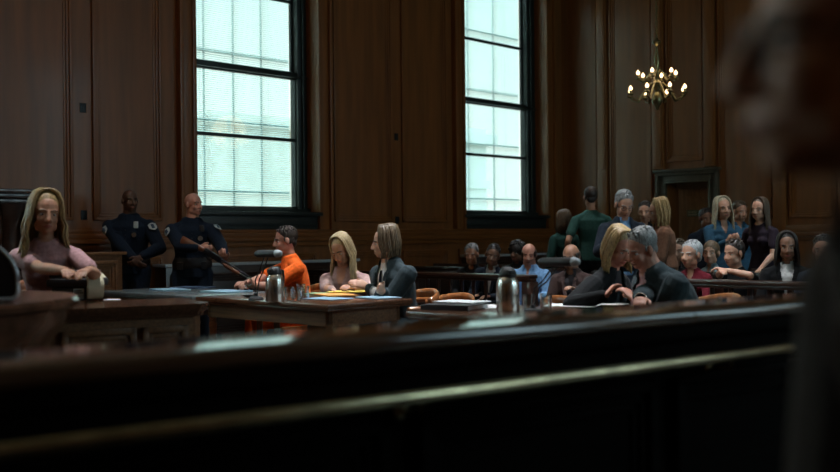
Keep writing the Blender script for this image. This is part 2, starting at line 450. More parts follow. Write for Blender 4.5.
    def torso_surf(a, x, infl):
        aa = [q for q in tor]; 
        for i in range(len(aa) - 1):
            if aa[i][0] <= a <= aa[i + 1][0]:
                t = (a - aa[i][0]) / (aa[i + 1][0] - aa[i][0]); rx = aa[i][1] * (1 - t) + aa[i + 1][1] * t; ry = aa[i][2] * (1 - t) + aa[i + 1][2] * t; break
        else: rx, ry = aa[-1][1], aa[-1][2]
        rx = rx * wd + infl; ry = ry * w + infl
        return sp(a, x, ry * math.sqrt(max(0, 1 - (x / rx) ** 2)))
    def garment(name, m, infl, sleeve, hem, neck, collar=0, vcut=None):
        b = bmesh.new()
        T = [t for t in tor if t[0] > hem - .02] 
        T = [(hem, .16, .11)] + [t for t in T if t[0] > hem + .03]
        TT = []
        for a, x, y in T:
            if a > .46: x, y = .095, .066
            TT.append((a, x, y))
        tube(b, [sp(a) for a, _, _ in TT], [((x * wd + infl) * S, (y * w + infl) * S) for _, x, y in TT], lat=lat, seg=20)
        tube(b, [sp(.412, -shw), sp(.452, -shw * .5), sp(.485, -.03), sp(.485, .03), sp(.452, shw * .5), sp(.412, shw)], [(.044 + infl * .8) * S, (.046 + infl * .7) * S, (.040 + infl * .5) * S, (.040 + infl * .5) * S, (.046 + infl * .7) * S, (.044 + infl * .8) * S], lat=fw)
        if female:
            for k in (1, -1): ball(b, sp(.31, .068 * k, .080), (.055 + infl * .5) * S)
        for k in (1, -1):
            A, E, Wr = arms[k]
            if sleeve == 'long':
                cuff = E * .06 + Wr * .94 + (Wr - E).normalized() * -.012
                tube(b, [A, (A + E) / 2, E], [(.048 * w + infl) * S, (.044 * w + infl) * S, (.040 * w + infl) * S])
                tube(b, [E, (E + cuff) / 2, cuff], [(.040 * w + infl) * S, (.036 * w + infl * .8) * S, (.027 * w + infl * .7) * S])
            elif sleeve == 'elbow':
                tube(b, [A, (A + E) / 2, A * .12 + E * .88], [(.048 * w + infl) * S, (.046 * w + infl * 1.2) * S, (.045 * w + infl * 1.5) * S])
            elif sleeve == 'short':
                tube(b, [A, (A + E) / 2, A * .35 + E * .65], [(.047 * w + infl) * S, (.045 * w + infl * 1.1) * S, (.043 * w + infl * 1.4) * S])
        def cut(c):
            q = (c - pel) / S; a, x, f = q.dot(s), q.dot(lat), q.dot(fw)
            d = c - (nb - s * .02); dd = d - nd * d.dot(nd)
            if dd.length < neck and a > .40: return True
            if vcut and f > .0:
                a0, ww = vcut
                if a > a0 and abs(x) < ww * min(1, (a - a0) / (.46 - a0)): return True
            if a < hem - .01 and abs(x) < .3: return True if (f * f < .09) else False
            return False
        o = remeshed(name, b, m, ro, max(vox, .008), 3, cut)
        # a few soft folds
        tx = MATS.get('_folds')
        return o
    if not under and top[0] in ('jacket', 'suit_jacket', 'coat'): under = C_UNDER
    if under:
        garment('shirt', under, .006, 'long', -.06, .045)
    if kind == 'tshirt': garment('t_shirt', tm, .010, 'short', -.04, .060)
    elif kind == 'jumpsuit':
        garment('jumpsuit_top', tm, .018, 'elbow', -.08, .058)
    elif kind in ('shirt', 'blouse'): garment(kind, tm, .011, 'long', -.07, .054, vcut=(.37, .04) if kind == 'blouse' else (.41, .02))
    elif kind in ('jacket', 'suit_jacket', 'coat'):
        garment(kind, tm, .021, 'long', -.14 if not sit else -.09, .060, vcut=(.16, .056))
        for k in (1, -1):
            b = bmesh.new(); A = []; B = []
            for i in range(9):
                a = .16 + (.46 - .16) * i / 8; x = .004 + .054 * i / 8
                A.append(b.verts.new(torso_surf(a, k * x, .030))); wd2 = .012 + .038 * math.sin(min(1, i / 6) * PI * .75)
                B.append(b.verts.new(torso_surf(a, k * (x + wd2), .033)))
            for i in range(8): b.faces.new((A[i], A[i + 1], B[i + 1], B[i]))
            bmesh.ops.solidify(b, geom=b.faces[:], thickness=.005)
            link('lapel', b, tm, ro, True)
    elif kind == 'uniform': garment('uniform_shirt', tm, .018, 'long', -.06, .056)
    # collar
    if kind in ('shirt', 'jumpsuit', 'uniform') or under:
        b = bmesh.new(); cm = under if under else tm; A = []; B = []
        up = nd
        for i in range(17):
            t = R(28 + i * 304 / 16); dr = lat * math.sin(t) + fw * math.cos(t); cen = nb + nd * .012 * S
            A.append(b.verts.new(cen + dr * (nr + .006) + up * .034)); B.append(b.verts.new(cen + dr * (nr + .024 + .012 * max(0, math.cos(t))) - up * (.010 + .03 * max(0, math.cos(t)))))
        for i in range(16): b.faces.new((A[i], A[i + 1], B[i + 1], B[i]))
        bmesh.ops.solidify(b, geom=b.faces[:], thickness=.004)
        link('collar', b, cm, ro, True)
    if tie:
        b = bmesh.new(); A = []; B = []
        for i in range(10):
            a = .475 - .36 * i / 9; ww = .012 + .018 * (i / 9) if i else .016
            A.append(b.verts.new(torso_surf(min(a, .47), -ww, .016))); B.append(b.verts.new(torso_surf(min(a, .47), ww, .016)))
        for i in range(9): b.faces.new((A[i], A[i + 1], B[i + 1], B[i]))
        bmesh.ops.solidify(b, geom=b.faces[:], thickness=.005); link('necktie', b, tie, ro, True)
    # trousers
    b = bmesh.new(); tm2 = trou or MATS['cloth_black']
    tube(b, [sp(-.07), sp(.01), sp(.09)], [(.150 * wd * S, .105 * w * S), (.168 * wd * S, .115 * w * S), (.145 * wd * S, .10 * w * S)], lat=lat, seg=18)
    for k in (1, -1):
        h, kn, an = legs[k]
        tube(b, [h, (h + kn) / 2, kn], [.092 * w * S, .082 * w * S, .068 * S]); tube(b, [kn, (kn + an) / 2, an + (kn - an).normalized() * .03], [.068 * S, .060 * S, .055 * S])
    remeshed('trousers', b, tm2, ro, .012, 3)
    for k in (1, -1):
        h, kn, an = legs[k]; b = bmesh.new()
        tube(b, [an + V((0, -.035, -.045)), an + V((.01 * k, .07, -.045)), an + V((.02 * k, .17, -.052))], [(.037, .038), (.043, .038), (.036, .026)], lat=(1, 0, 0)); ball(b, an + V((0, -.01, -.01)), (.042, .052, .05))
        link('shoe', b, shoe or MATS['shoe_black'], ro, True)
    ro_info = dict(root=ro, inv=inv, arms=arms, sp=sp, lat=lat, fw=fw, s=s, surf=torso_surf, hd=hd, J=J, S=S, w=w)
    return ro_info

mat('lips_rose', (.33, .08, .06), .4, var=.05); mat('lips_dull', (.23, .09, .06), .5, var=.05)
hairm('hair_dark', (.012, .009, .007)); cloth('cloth_black', (.006, .007, .008)); mat('shoe_black', (.01, .009, .009), .3, var=.2, coat=.3)
SK_L = skin('skin_fair', (.50, .28, .19)); SK_M = skin('skin_medium', (.42, .21, .13)); SK_R = skin('skin_ruddy', (.46, .22, .155)); SK_D = skin('skin_dark', (.085, .042, .026)); SK_B = skin('skin_brown', (.20, .10, .06))
H_BL = hairm('hair_golden_blonde', (.31, .205, .08)); H_BL2 = hairm('hair_ash_blonde', (.33, .25, .13)); H_BR = hairm('hair_mousy_brown', (.065, .042, .022)); H_DK = hairm('hair_dark_brown', (.022, .014, .01))
H_GR = hairm('hair_grey', (.20, .21, .21)); H_WH = hairm('hair_white_grey', (.42, .45, .46)); H_LB = hairm('hair_light_brown', (.10, .065, .032)); H_BK = MATS['hair_dark']; H_PALE = hairm('hair_pale_blonde', (.42, .37, .25))
C_NAVY = cloth('police_navy', (.005, .011, .022)); C_ORANGE = cloth('prison_orange', (.85, .135, .018)); C_PINK = cloth('dusty_pink_blouse', (.38, .25, .23)); C_PINK2 = cloth('pale_pink_top', (.42, .25, .26))
C_SUIT = cloth('blue_grey_suiting', (.022, .035, .040)); C_SUITB = cloth('black_navy_suiting', (.010, .016, .026)); C_WHITE = cloth('white_cotton', (.55, .56, .55)); C_LBLUE = cloth('light_blue_cotton', (.17, .33, .55))
C_TEAL = cloth('green_t_shirt_cotton', (.020, .062, .050)); C_DKGREEN = cloth('dark_green_knit', (.010, .040, .032)); C_BROWN = cloth('tan_brown_wool', (.17, .082, .048)); C_BLUE = cloth('petrol_blue_blouse', (.028, .085, .14))
C_BLACK = MATS['cloth_black']; C_UNDER = cloth('charcoal_knit', (.03, .03, .034)); C_DBROWN = cloth('dark_brown_leather', (.030, .017, .015)); C_MAROON = cloth('maroon_knit', (.13, .012, .022)); C_PURPLE = cloth('dark_plum_knit', (.022, .014, .022)); C_JEANS = cloth('blue_denim', (.03, .07, .14))
C_GREY = cloth('grey_taupe_jacket', (.03, .022, .018)); C_PALEB = cloth('pale_blue_cotton', (.28, .40, .44)); C_TIE = cloth('dark_tie_silk', (.03, .035, .05), .5)
# ------------------------------------------------------------------ the room
CU = V((2.22, 17.05, 0)).dot(UD); CV = V((2.22, 17.05, 0)).dot(VD)     # corner of glass plane and gallery wall
WORG = UV(CU, CV)                       # window wall frame: x along UD, y outward
FACE = -.30                             # inner wall face, in the window wall's own y
def wx(px, k=0.0, py=236):
    """window wall x of the wall point seen in column px (plane y = k)"""
    a = ((px - 420) - ROLL * (py - 236)) / FPX
    n = V((-UD.y, UD.x, 0)); c = WORG.dot(n) + k
    d = c / (a * n.x + n.y); return V((a * d, d, 0)).dot(UD) - CU
def wz(px, py, k=0.0):
    a = ((px - 420) - ROLL * (py - 236)) / FPX; n = V((-UD.y, UD.x, 0)); d = (WORG.dot(n) + k) / (a * n.x + n.y)
    return W(px, py, d).z
HC = 6.2
XL = -20.0
# windows: glass opening x0..x1 in wall frame, z
GZ0, GZ1 = 1.62, 5.25
win = [(wx(193.5, FACE), wx(294.5)), (wx(462.5, FACE), wx(524))]
ropen = [wx(318, FACE), wx(546, FACE)]
CORN_V = CV + .30                       # inner v of window wall face
def wallgrid(bm, xs0, xs1, z0, z1, y0, y1, holes):
    xs = sorted({xs0, xs1} | {h[0] for h in holes} | {h[1] for h in holes}); zs = sorted({z0, z1} | {h[2] for h in holes} | {h[3] for h in holes})
    for a, b in zip(xs, xs[1:]):
        for c, d in zip(zs, zs[1:]):
            mx, mz = (a + b) / 2, (c + d) / 2
            if any(h[0] < mx < h[1] and h[2] < mz < h[3] for h in holes): continue
            box(bm, a, b, y0, y1, c, d)
extra_w = [(-13.6, -12.1), (-17.6, -16.1)]     # windows of the same wall, out of frame to the left
openings = []
for k, (a, b) in enumerate(win + extra_w):
    openings.append((a - .0, ropen[k] if k < 2 else b + .3, GZ0 - .05, GZ1 + .10))
bm = bmesh.new(); wallgrid(bm, XL, .3, 0, HC, FACE, .08, openings)
struct('wall_left', bm, WOODV, WORG, UA)
# stiles, rails and raised panel mouldings of the window wall
def panelled(bm, x0, x1, z0, z1, y, dirn=-1, fw_=.07, dep=.035):
    """a picture-frame moulding round a recessed panel"""
    for k, (ins, dd, ww) in enumerate(((0, dep, .035), (.035, dep * .55, .03), (.065, dep * .25, .03))):
        a, b, c, d = x0 + ins, x1 - ins, z0 + ins, z1 - ins; ya, yb = (y, y + dirn * dd)
        ya, yb = min(ya, yb), max(ya, yb)
        box(bm, a, a + ww, ya, yb, c, d, .006); box(bm, b - ww, b, ya, yb, c, d, .006)
        box(bm, a, b, ya, yb, c, c + ww, .006); box(bm, a, b, ya, yb, d - ww, d, .006)
bm = bmesh.new()
pan = [(wx(-40, FACE), wx(73, FACE)), (wx(93, FACE), wx(162, FACE)), (wx(334, FACE), wx(392, FACE)), (wx(402, FACE), wx(447, FACE))]
for a, b in pan:
    panelled(bm, a, b, 1.45, 5.6, FACE)
    panelled(bm, a, b, .30, 1.05, FACE)
for (a, b) in win:
    panelled(bm, a - .1, b + .1, .30, 1.05, FACE)
panelled(bm, -11.2, wx(-60, FACE), 1.45, 5.6, FACE)
struct('trim_1', bm, WOODV, WORG, UA)
# chair rail and cornice of window wall
bm = bmesh.new()
for z0, z1, d in ((1.14, 1.20, .05), (1.20, 1.25, .085), (1.25, 1.31, .06), (1.31, 1.35, .035)):
    box(bm, XL, 0, FACE - d, FACE, z0, z1, .008)
for z0, z1, d in ((5.8, 5.95, .12), (5.95, 6.1, .22), (6.1, 6.2, .34)): box(bm, XL, 0, FACE - d, FACE, z0, z1, .01)
struct('trim_2', bm, WOODH, WORG, UA)
bm = bmesh.new(); box(bm, XL, 0, FACE - .035, FACE, 0, .22, .01); box(bm, XL, 0, FACE - .05, FACE, 0, .06, .01)
struct('baseboard_left', bm, WOODH, WORG, UA)
# window casings (architraves)
bm = bmesh.new()
for (x0, x1, z0, z1) in openings:
    for ox, wdt, dp in ((0, .16, .05), (.16, .05, .09), (-.02, .05, .075)):
        box(bm, x0 - ox - wdt, x0 - ox, FACE - dp, FACE, 1.35, z1 + .15, .008); box(bm, x1 + ox, x1 + ox + wdt, FACE - dp, FACE, 1.35, z1 + .15, .008)
        box(bm, x0 - ox - wdt, x1 + ox + wdt, FACE - dp, FACE, z1 + ox, z1 + ox + wdt, .008)
struct('trim_3', bm, WOODV, WORG, UA)
# dark painted panels and sills below the windows
bm = bmesh.new()
for (x0, x1, z0, z1) in openings:
    box(bm, x0, x1, FACE - .02, FACE + .0, 1.35, z0 - .05, .006); box(bm, x0 - .02, x1 + .02, FACE - .09, -.02, z0 - .05, z0 + .0, .01)
    box(bm, x0 + .06, x1 - .06, FACE - .035, FACE - .02, 1.40, z0 - .10, .006)
struct('trim_4', bm, FRAME, WORG, UA)
# the windows
for i, ((x0, x1, z0, z1), (g0, g1)) in enumerate(zip(openings, win + extra_w)):
    wn = empty('window_%d' % (i + 1), WORG, UA); wn['kind'] = 'structure'
    a, b = g0 + .0, g1
    zm = 3.34
    bm = bmesh.new()      # box frame filling the reveal
    box(bm, x0 - .04, a + .01, -.10, .06, z0, z1, .006); box(bm, b, x1, -.10, .06, z0, z1, .006); box(bm, x0, x1, -.10, .06, z1 - .10, z1, .006); box(bm, x0, x1, -.16, .06, z0, z0 + .05, .006)
    box(bm, b + .055, b + .085, -.14, -.10, z0, z1, .004); box(bm, x0, x1 - .02, -.145, -.10, zm - .03, zm + .0, .004)
    link('window_frame', bm, FRAME, wn, 'auto')
    bm = bmesh.new()      # lower sash
    box(bm, a, a + .012, -.05, -.01, z0 + .05, zm + .04); box(bm, b - .012, b, -.05, -.01, z0 + .05, zm + .04)
    box(bm, a, b, -.07, -.01, zm - .045, zm + .045, .006); box(bm, a, b, -.06, -.01, z0 + .05, z0 + .075, .004); box(bm, a, b, -.05, -.015, 2.49, 2.535, .004)
    link('lower_sash', bm, FRAME, wn, 'auto')
    bm = bmesh.new()
    box(bm, a, a + .012, .0, .04, zm, z1 - .1); box(bm, b - .03, b, .0, .04, zm, z1 - .1)
    box(bm, a, b, .0, .04, zm - .02, zm + .07, .006); box(bm, a, b, .0, .035, 4.30, 4.345, .004)
    link('upper_sash', bm, FRAME, wn, 'auto')
    bm = bmesh.new(); box(bm, a, b, -.034, -.030, z0 + .05, zm); box(bm, a, b, .018, .022, zm, z1 - .1)
    link('pane', bm, GLASS, wn)
    bm = bmesh.new()      # storm window bars outside
    n = 4 if i != 1 else 3
    for k in range(1, n): box(bm, a + (b - a) * k / n - .008, a + (b - a) * k / n + .008, .10, .12, z0, z1)
    for z in (1.83, 2.70, 3.56, 4.5): box(bm, a, b, .10, .12, z - .012, z + .012)
    link('storm_bar', bm, STORM, wn)
    bl = empty('venetian_blind', (0, 0, 0)); bl.parent = wn
    bm = bmesh.new(); z = z0 + .07; 
    while z < z1 - .14:
        M = Matrix.Translation(((a + b) / 2, .072, z)) @ Matrix.Rotation(R(-28), 4, 'X')
        box(bm, -(b - a) / 2 + .01, (b - a) / 2 - .01, -.0125, .0125, -.0004, .0004, M=M); z += .0255
    for k in (.2, .8): box(bm, a + (b - a) * k - .002, a + (b - a) * k + .002, .071, .073, z0 + .06, z1 - .1)
    link('slats', bm, BLIND, bl); bl2 = None
# gallery (back) wall: own frame, x along VD from the corner, y outward (= UD)
BORG = UV(CU, CORN_V)
def bx_(px, k=0.0):
    a = (px - 420) / FPX; c = BORG.dot(UD) + k; d = c / (a * UD.x + UD.y); return V((a * d, d, 0)).dot(VD) - CORN_V
BW = 13.0
dx0, dx1, dz1 = bx_(667), bx_(712), 2.04
bm = bmesh.new(); wallgrid(bm, -.0, BW, 0, HC, 0, .5, [(dx0, dx1, -1, dz1)])
struct('wall_back', bm, WOODV, BORG, VA)
bm = bmesh.new()
pil = [(bx_(655), bx_(666.5)), (bx_(706.5), bx_(718)), (bx_(600), bx_(610)), (bx_(556), bx_(563)), (bx_(775), bx_(788)), (bx_(840), bx_(856))]
for a, b in pil:
    box(bm, a, b, -.07, 0, (2.25 if (dx0 - .25 < (a + b) / 2 < dx1 + .2) else 0), 5.8, .008)
    box(bm, a + .025, b - .025, -.085, -.07, 2.3, 5.7, .006)
segs = sorted(pil)
for (a, b), (c, d) in zip(segs, segs[1:]):
    panelled(bm, b + .03, c - .03, 2.35 if (dx0 - .3 < b < dx1) else 1.45, 5.6, 0)
struct('trim_5', bm, WOODV, BORG, VA)
bm = bmesh.new()
for ra, rb in ((0, dx0 - .16), (dx1 + .16, BW)):
    for z0, z1, d in ((1.14, 1.20, .05), (1.20, 1.25, .10), (1.25, 1.35, .06)): box(bm, ra, rb, -d, 0, z0, z1, .008)
for z0, z1, d in ((5.8, 5.95, .12), (5.95, 6.1, .22), (6.1, 6.2, .34)): box(bm, 0, BW, -d, 0, z0, z1, .01)
struct('trim_6', bm, WOODH, BORG, VA)
bm = bmesh.new(); box(bm, 0, dx0 - .16, -.035, 0, 0, .22, .01); box(bm, dx1 + .16, BW, -.035, 0, 0, .22, .01)
struct('baseboard_back', bm, WOODH, BORG, VA)
# door casing (greenish dark), door leaf with sign
DOORM = mat('door_casing_greenish_wood', (.06, .055, .035), .45, var=.3, scale=6, stretch=(6, 6, .5))
bm = bmesh.new()
for ox, wdt, dp in ((0, .10, .05), (.10, .05, .09), (-.02, .04, .07)):
    box(bm, dx0 - ox - wdt, dx0 - ox, -dp, 0, 0, dz1 + ox + wdt, .008); box(bm, dx1 + ox, dx1 + ox + wdt, -dp, 0, 0, dz1 + ox + wdt, .008); box(bm, dx0 - ox - wdt, dx1 + ox + wdt, -dp, 0, dz1 + ox, dz1 + ox + wdt, .008)
box(bm, dx0 - .18, dx1 + .18, -.12, 0, dz1 + .15, dz1 + .19, .008)
struct('trim_7', bm, DOORM, BORG, VA)
dr = empty('door_1', BORG, VA); dr['kind'] = 'structure'
bm = bmesh.new(); box(bm, dx0, dx1, .36, .40, 0, dz1); panelled(bm, dx0 + .12, dx1 - .12, 1.25, dz1 - .22, .36); panelled(bm, dx0 + .12, dx1 - .12, .2, 1.1, .36)
box(bm, dx0, dx1, .30, .42, dz1 - .09, dz1)
link('door_panel', bm, mat('door_leaf_taupe_wood', (.34, .25, .16), .45, var=.3, scale=5, stretch=(6, 6, .5)), dr, 'auto')
bm = bmesh.new(); ball(bm, (dx0 + .09, .34, 1.02), .03); tube(bm, [(dx0 + .09, .35, 1.02), (dx0 + .09, .40, 1.02)], .012); link('door_handle', bm, BRASS, dr, True)
sg = empty('door_sign', (0, 0, 0), 0); sg.parent = dr
SGM = mat('sign_green_grey_enamel', (.16, .26, .22), .5, var=.1); SGW = mat('sign_pale_marks', (.65, .72, .68), .6, var=.1)
sx = (bx_(690, .4) + bx_(701, .4)) / 2; szz = 1.56
bm = bmesh.new(); box(bm, sx - .095, sx + .095, .315, .335, szz - .05, szz + .05, .004); link('sign_board', bm, SGM, sg, 'auto')
bm = bmesh.new()
for r_, z in enumerate((szz + .02, szz - .02)):
    x = sx - .07
    for k in range(5):
        w_ = .019 if (k + r_) % 3 else .026
        box(bm, x, x + w_ * .25, 0.309, .316, z - .012, z + .012); box(bm, x, x + w_ * .8, 0.309, .316, z + .008, z + .012); box(bm, x + w_ * .6, x + w_ * .8, 0.309, .316, z - .012, z + .004); x += .030
link('sign_marks', bm, SGW, sg)
# other walls, floor, ceiling (behind and beside the camera)
CAMV = 0.0
bm = bmesh.new(); box(bm, CU + XL, CU + .5, CORN_V - .4, CORN_V + BW, -.1, 0)
struct('floor', bm, FLOORM, (0, 0, 0), 0)
f_ = bpy.data.objects['floor']; f_.rotation_euler = (0, 0, UA)
# floor box was laid out in (u, v); the local y axis is -v
for v_ in f_.data.vertices: v_.co.y = -v_.co.y
f_.data.flip_normals()
bm = bmesh.new(); box(bm, CU + XL, CU + .5, -(CORN_V + BW), -(CORN_V - .4), HC, HC + .1); struct('ceiling', bm, CEILM, (0, 0, 0), UA)
bm = bmesh.new(); RWIN = [(5.3, 6.8), (7.9, 9.4), (10.6, 12.1)]
wallgrid(bm, CU + XL, CU + .5, 0, HC, -(CORN_V + BW + .2), -(CORN_V + BW), [(a, b, 1.6, 5.4) for a, b in RWIN])
panelled(bm, CU - 16, CU - 11, 1.4, 5.5, -(CORN_V + BW), 1)
struct('wall_right', bm, WOODV, (0, 0, 0), UA)
bm = bmesh.new(); box(bm, CU + XL - .2, CU + XL, -(CORN_V + BW), -(CORN_V - .4), 0, HC); struct('wall_front', bm, WOODV, (0, 0, 0), UA)
for i, (a, b) in enumerate(RWIN):
    wn = empty('window_%d' % (i + 5), (0, 0, 0), UA); wn['kind'] = 'structure'; yy = -(CORN_V + BW + .12)
    bm = bmesh.new(); box(bm, a, a + .08, yy, yy + .08, 1.6, 5.4, .006); box(bm, b - .08, b, yy, yy + .08, 1.6, 5.4, .006)
    for z in (1.6, 3.3, 5.32): box(bm, a, b, yy, yy + .08, z, z + .08, .006)
    link('window_frame', bm, FRAME, wn, 'auto')
    bm = bmesh.new(); box(bm, a, b, yy + .03, yy + .034, 1.6, 5.4); link('pane', bm, GLASS, wn)
# ledge (radiator cover) along the window wall
LEDGE = mat('radiator_top_sky_sheen', (.38, .44, .47), .25, var=.1, coat=.3)  # sky reflection on the shelf is put into the base colour
for nm_, (a, b), lab in (('radiator_cover', (win[0][0] - .55, win[0][1] + .55), 'long wooden radiator cover with sky-sheen grey top shelf below the left window, behind the armed officer'),
                         ('radiator_cover', (win[1][0] - .1, win[1][1] + .45), 'dark radiator cover below the right window, behind the seated gallery')):
    rc = empty(nm_, WORG, UA, lab, 'radiator cover')
    bm = bmesh.new(); box(bm, a, b, FACE - .30, FACE - .06, 0, .93, .006); panelled(bm, a + .05, (a + b) / 2 - .03, .15, .85, FACE - .30); panelled(bm, (a + b) / 2 + .03, b - .05, .15, .85, FACE - .30)
    link('cabinet', bm, WOODD, rc, 'auto')
    bm = bmesh.new(); box(bm, a - .03, b + .03, FACE - .335, FACE - .06, .93, .965, .006); link('top_shelf', bm, LEDGE, rc, 'auto')
# wall plates
for px, py, lab in ((84, 108, 'small dark wall plate high on the stile left of the officers'), (84, 215, 'small dark wall plate low on the stile left of the officers'),
                    (397, 137, 'upper small dark wall plate on the stile between the two windows'), (397, 220, 'lower small dark wall plate on the stile between the two windows')):
    x = wx(px, FACE); z = wz(px, py, FACE); bm = bmesh.new(); box(bm, x - .035, x + .035, FACE - .012, FACE - .0005, z - .05, z + .05, .003); box(bm, x - .012, x + .012, FACE - .018, FACE - .012, z - .02, z + .02, .002)
    tag(link('wall_plate', bm, PLATE, None, 'auto', WORG, UA), lab, 'wall plate')

# buildings outside
def outside(nm_, a, b, y0, y1, z1, m, lab, bands):
    bm = bmesh.new(); box(bm, a, b, y0, y1, -9, z1)
    box(bm, a - .3, b + .3, y0 - .3, y1, z1 - .6, z1 - .2)
    for k in range(bands): box(bm, a - .1, b + .1, y0 - .12, y0 + .2, z1 - 2.2 - k * 1.9, z1 - 1.9 - k * 1.9)
    o = link(nm_, bm, m, None, None, WORG, UA); tag(o, lab, 'building')
outside('office_building', wx(212, 25), wx(330, 25), 25, 40, CAMZ + (236 - 88) * .001 * 36 , STONE, 'pale brick building with flat roof seen through the blinds of the left window', 0)
outside('stone_building', wx(468, 14), wx(487, 14), 14, 19, CAMZ + .12 * 33, STONE2, 'grey stone tower with horizontal bands seen through the right window', 5)

# ------------------------------------------------------------------ jury box rail (nearest thing)
JP = V((-.84, 2.0, 0)); JD = (V((1.46, 3.74, 0)) - JP).normalized(); JA = math.atan2(JD.y, JD.x)
jr = empty('jury_box_rail', JP, JA, 'dark polished jury box wall with broad cap rail crossing the foreground', 'jury box')
bm = bmesh.new()
prof = [(-.008, .948)] + [(.002 - .026 * math.cos(R(a)), .974 + .026 * math.sin(R(a))) for a in range(-50, 91, 14)] + [(.26, 1.0), (.285, .992), (.29, .975), (.28, .948)]
def extr(bm, prof, x0, x1, bevel_end=0):
    A = [bm.verts.new((x0, y, z)) for y, z in prof]; B = [bm.verts.new((x1, y, z)) for y, z in prof]; n = len(prof)
    for k in range(n): bm.faces.new((A[k], A[(k + 1) % n], B[(k + 1) % n], B[k]))
    bm.faces.new(A[::-1]); bm.faces.new(B)
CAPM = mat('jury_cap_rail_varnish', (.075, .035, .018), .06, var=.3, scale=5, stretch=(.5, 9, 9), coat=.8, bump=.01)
xs = (JP * 0 + W(692, 236, 1)).normalized(); 
seam = 2.17
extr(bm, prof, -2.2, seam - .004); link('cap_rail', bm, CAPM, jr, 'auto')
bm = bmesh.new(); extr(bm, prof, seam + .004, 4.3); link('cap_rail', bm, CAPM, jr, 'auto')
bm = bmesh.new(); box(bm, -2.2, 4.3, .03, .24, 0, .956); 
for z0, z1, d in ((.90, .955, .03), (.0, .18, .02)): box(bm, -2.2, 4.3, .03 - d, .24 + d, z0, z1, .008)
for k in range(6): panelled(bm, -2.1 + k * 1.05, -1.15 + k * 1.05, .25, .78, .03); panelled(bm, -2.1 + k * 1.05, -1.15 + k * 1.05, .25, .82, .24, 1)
link('panelled_wall', bm, mat('jury_box_shade_black', (.004, .003, .0025), .6, var=.3, scale=5, stretch=(.5, 9, 9), spec=.02), jr, 'auto')  # near-black colour stands in for shade on the inner side
br = empty('brass_rail', (0, 0, 0)); br.parent = jr
bm = bmesh.new(); tube(bm, [(-2.1, -.075, .842), (2.62, -.075, .842), (2.665, -.07, .842)], [.020, .020, .010], seg=20); link('rail_tube', bm, BRASS, br, True)
for x in (-1.6, -.3, 1.0, 2.3):
    bm = bmesh.new(); tube(bm, [(x, -.075, .842), (x, -.06, .80), (x, .02, .79)], .009, seg=8); lathe(bm, [(.025, 0), (.022, .008), (.01, .012)], M=Matrix.Translation((x, .028, .79)) @ Matrix.Rotation(R(90), 4, 'X')); link('bracket', bm, BRASS, br, True)

# ------------------------------------------------------------------ tables
def table(u0, u1, v0, v1, H, lab, topm=WOODT, inset=.07):
    t = empty('counsel_table', UV(u0, v1), UA, lab, 'table', None); L_, D_ = v1 - v0, u1 - u0
    bm = bmesh.new(); box(bm, 0, D_, 0, L_, H - .035, H, .008); box(bm, .012, D_ - .012, .012, L_ - .012, H - .05, H - .035, .004); link('table_top', bm, topm, t, 'auto')
    bm = bmesh.new()
    box(bm, inset, D_ - inset, inset, inset + .025, H - .16, H - .05); box(bm, inset, D_ - inset, L_ - inset - .025, L_ - inset, H - .16, H - .05)
    box(bm, inset, inset + .025, inset, L_ - inset, H - .16, H - .05); box(bm, D_ - inset - .025, D_ - inset, inset, L_ - inset, H - .16, H - .05)
    link('apron', bm, WOODL, t, 'auto')
    for a in (inset + .03, D_ - inset - .03):
        for b in (inset + .03, L_ - inset - .03):
            bm = bmesh.new(); lathe(bm, [(.036, 0), (.030, .03), (.034, .06), (.034, H - .25), (.04, H - .22), (.034, H - .20), (.036, H - .05)], (a, b, 0), seg=4); link('leg', bm, WOODL, t, 'auto')
    return t
TH = .78
table(4.5, 5.34, -6.90, -5.27, TH, 'brown wooden table bearing the left thermos, where the pink-bloused woman and suited lawyer sit')
table(4.5, 5.34, -8.5, -6.94, TH, 'reflection-grey table end to end beyond the left thermos table, before the armed officer', mat('table_top_reflection_grey', (.085, .105, .11), .25, var=.2, coat=.3))  # grey base colour stands in for the window reflected in the top
table(4.43, 5.27, -4.44, -2.5, TH, 'brown wooden table of the whispering pair, bearing the right thermos and black folders')

def on_table(px, py):
    """the table top point seen at that pixel"""
    y = (py - 236) + ROLL * (px - 420); d = (CAMZ - TH) / (y / FPX); p = W(px, py, d); return V((p.x, p.y, TH))
def thermos(px, py, lab, rz):
    p = on_table(px, py); t = empty('thermos_carafe', p, rz, lab, 'thermos', )
    bm = bmesh.new(); lathe(bm, [(.066, 0), (.068, .006), (.068, .150), (.063, .175), (.052, .195), (.048, .200)], seg=36); link('steel_body', bm, STEEL, t, 'auto')
    bm = bmesh.new(); lathe(bm, [(.050, .198), (.052, .205), (.050, .225), (.040, .245), (.026, .254), (.02, .258)], seg=30); box(bm, -.02, .02, .02, .066, .215, .240, .006); box(bm, -.012, .012, -.06, .0, .244, .256, .005); link('lid', bm, BLACKP, t, 'auto')
    bm = bmesh.new(); tube(bm, [(0, -.045, .232), (0, -.095, .225), (0, -.105, .18), (0, -.095, .10), (0, -.058, .075)], [(.011, .007)] * 5, lat=(1, 0, 0), seg=10); link('handle', bm, BLACKP, t, True)
    return t
t1 = thermos(275, 301.5, 'tall steel thermos carafe with black lid on the table in front of the orange inmate', R(150))
t2 = thermos(508, 311, 'steel thermos carafe with black lid beside the black folders, right table', R(200)); t2.scale = (1.06, 1.06, 1.06)
def tumbler(px, py, lab, h=.10, r=.036, grp=None):
    p = on_table(px, py); bm = bmesh.new()
    lathe(bm, [(r * .8, 0), (r * .86, .003), (r, h), (r - .003, h), (r * .82, .012), (.001, .010)], seg=24)
    return tag(link('drinking_glass', bm, TUMBLER, None, 'auto', p), lab, 'glass', grp)
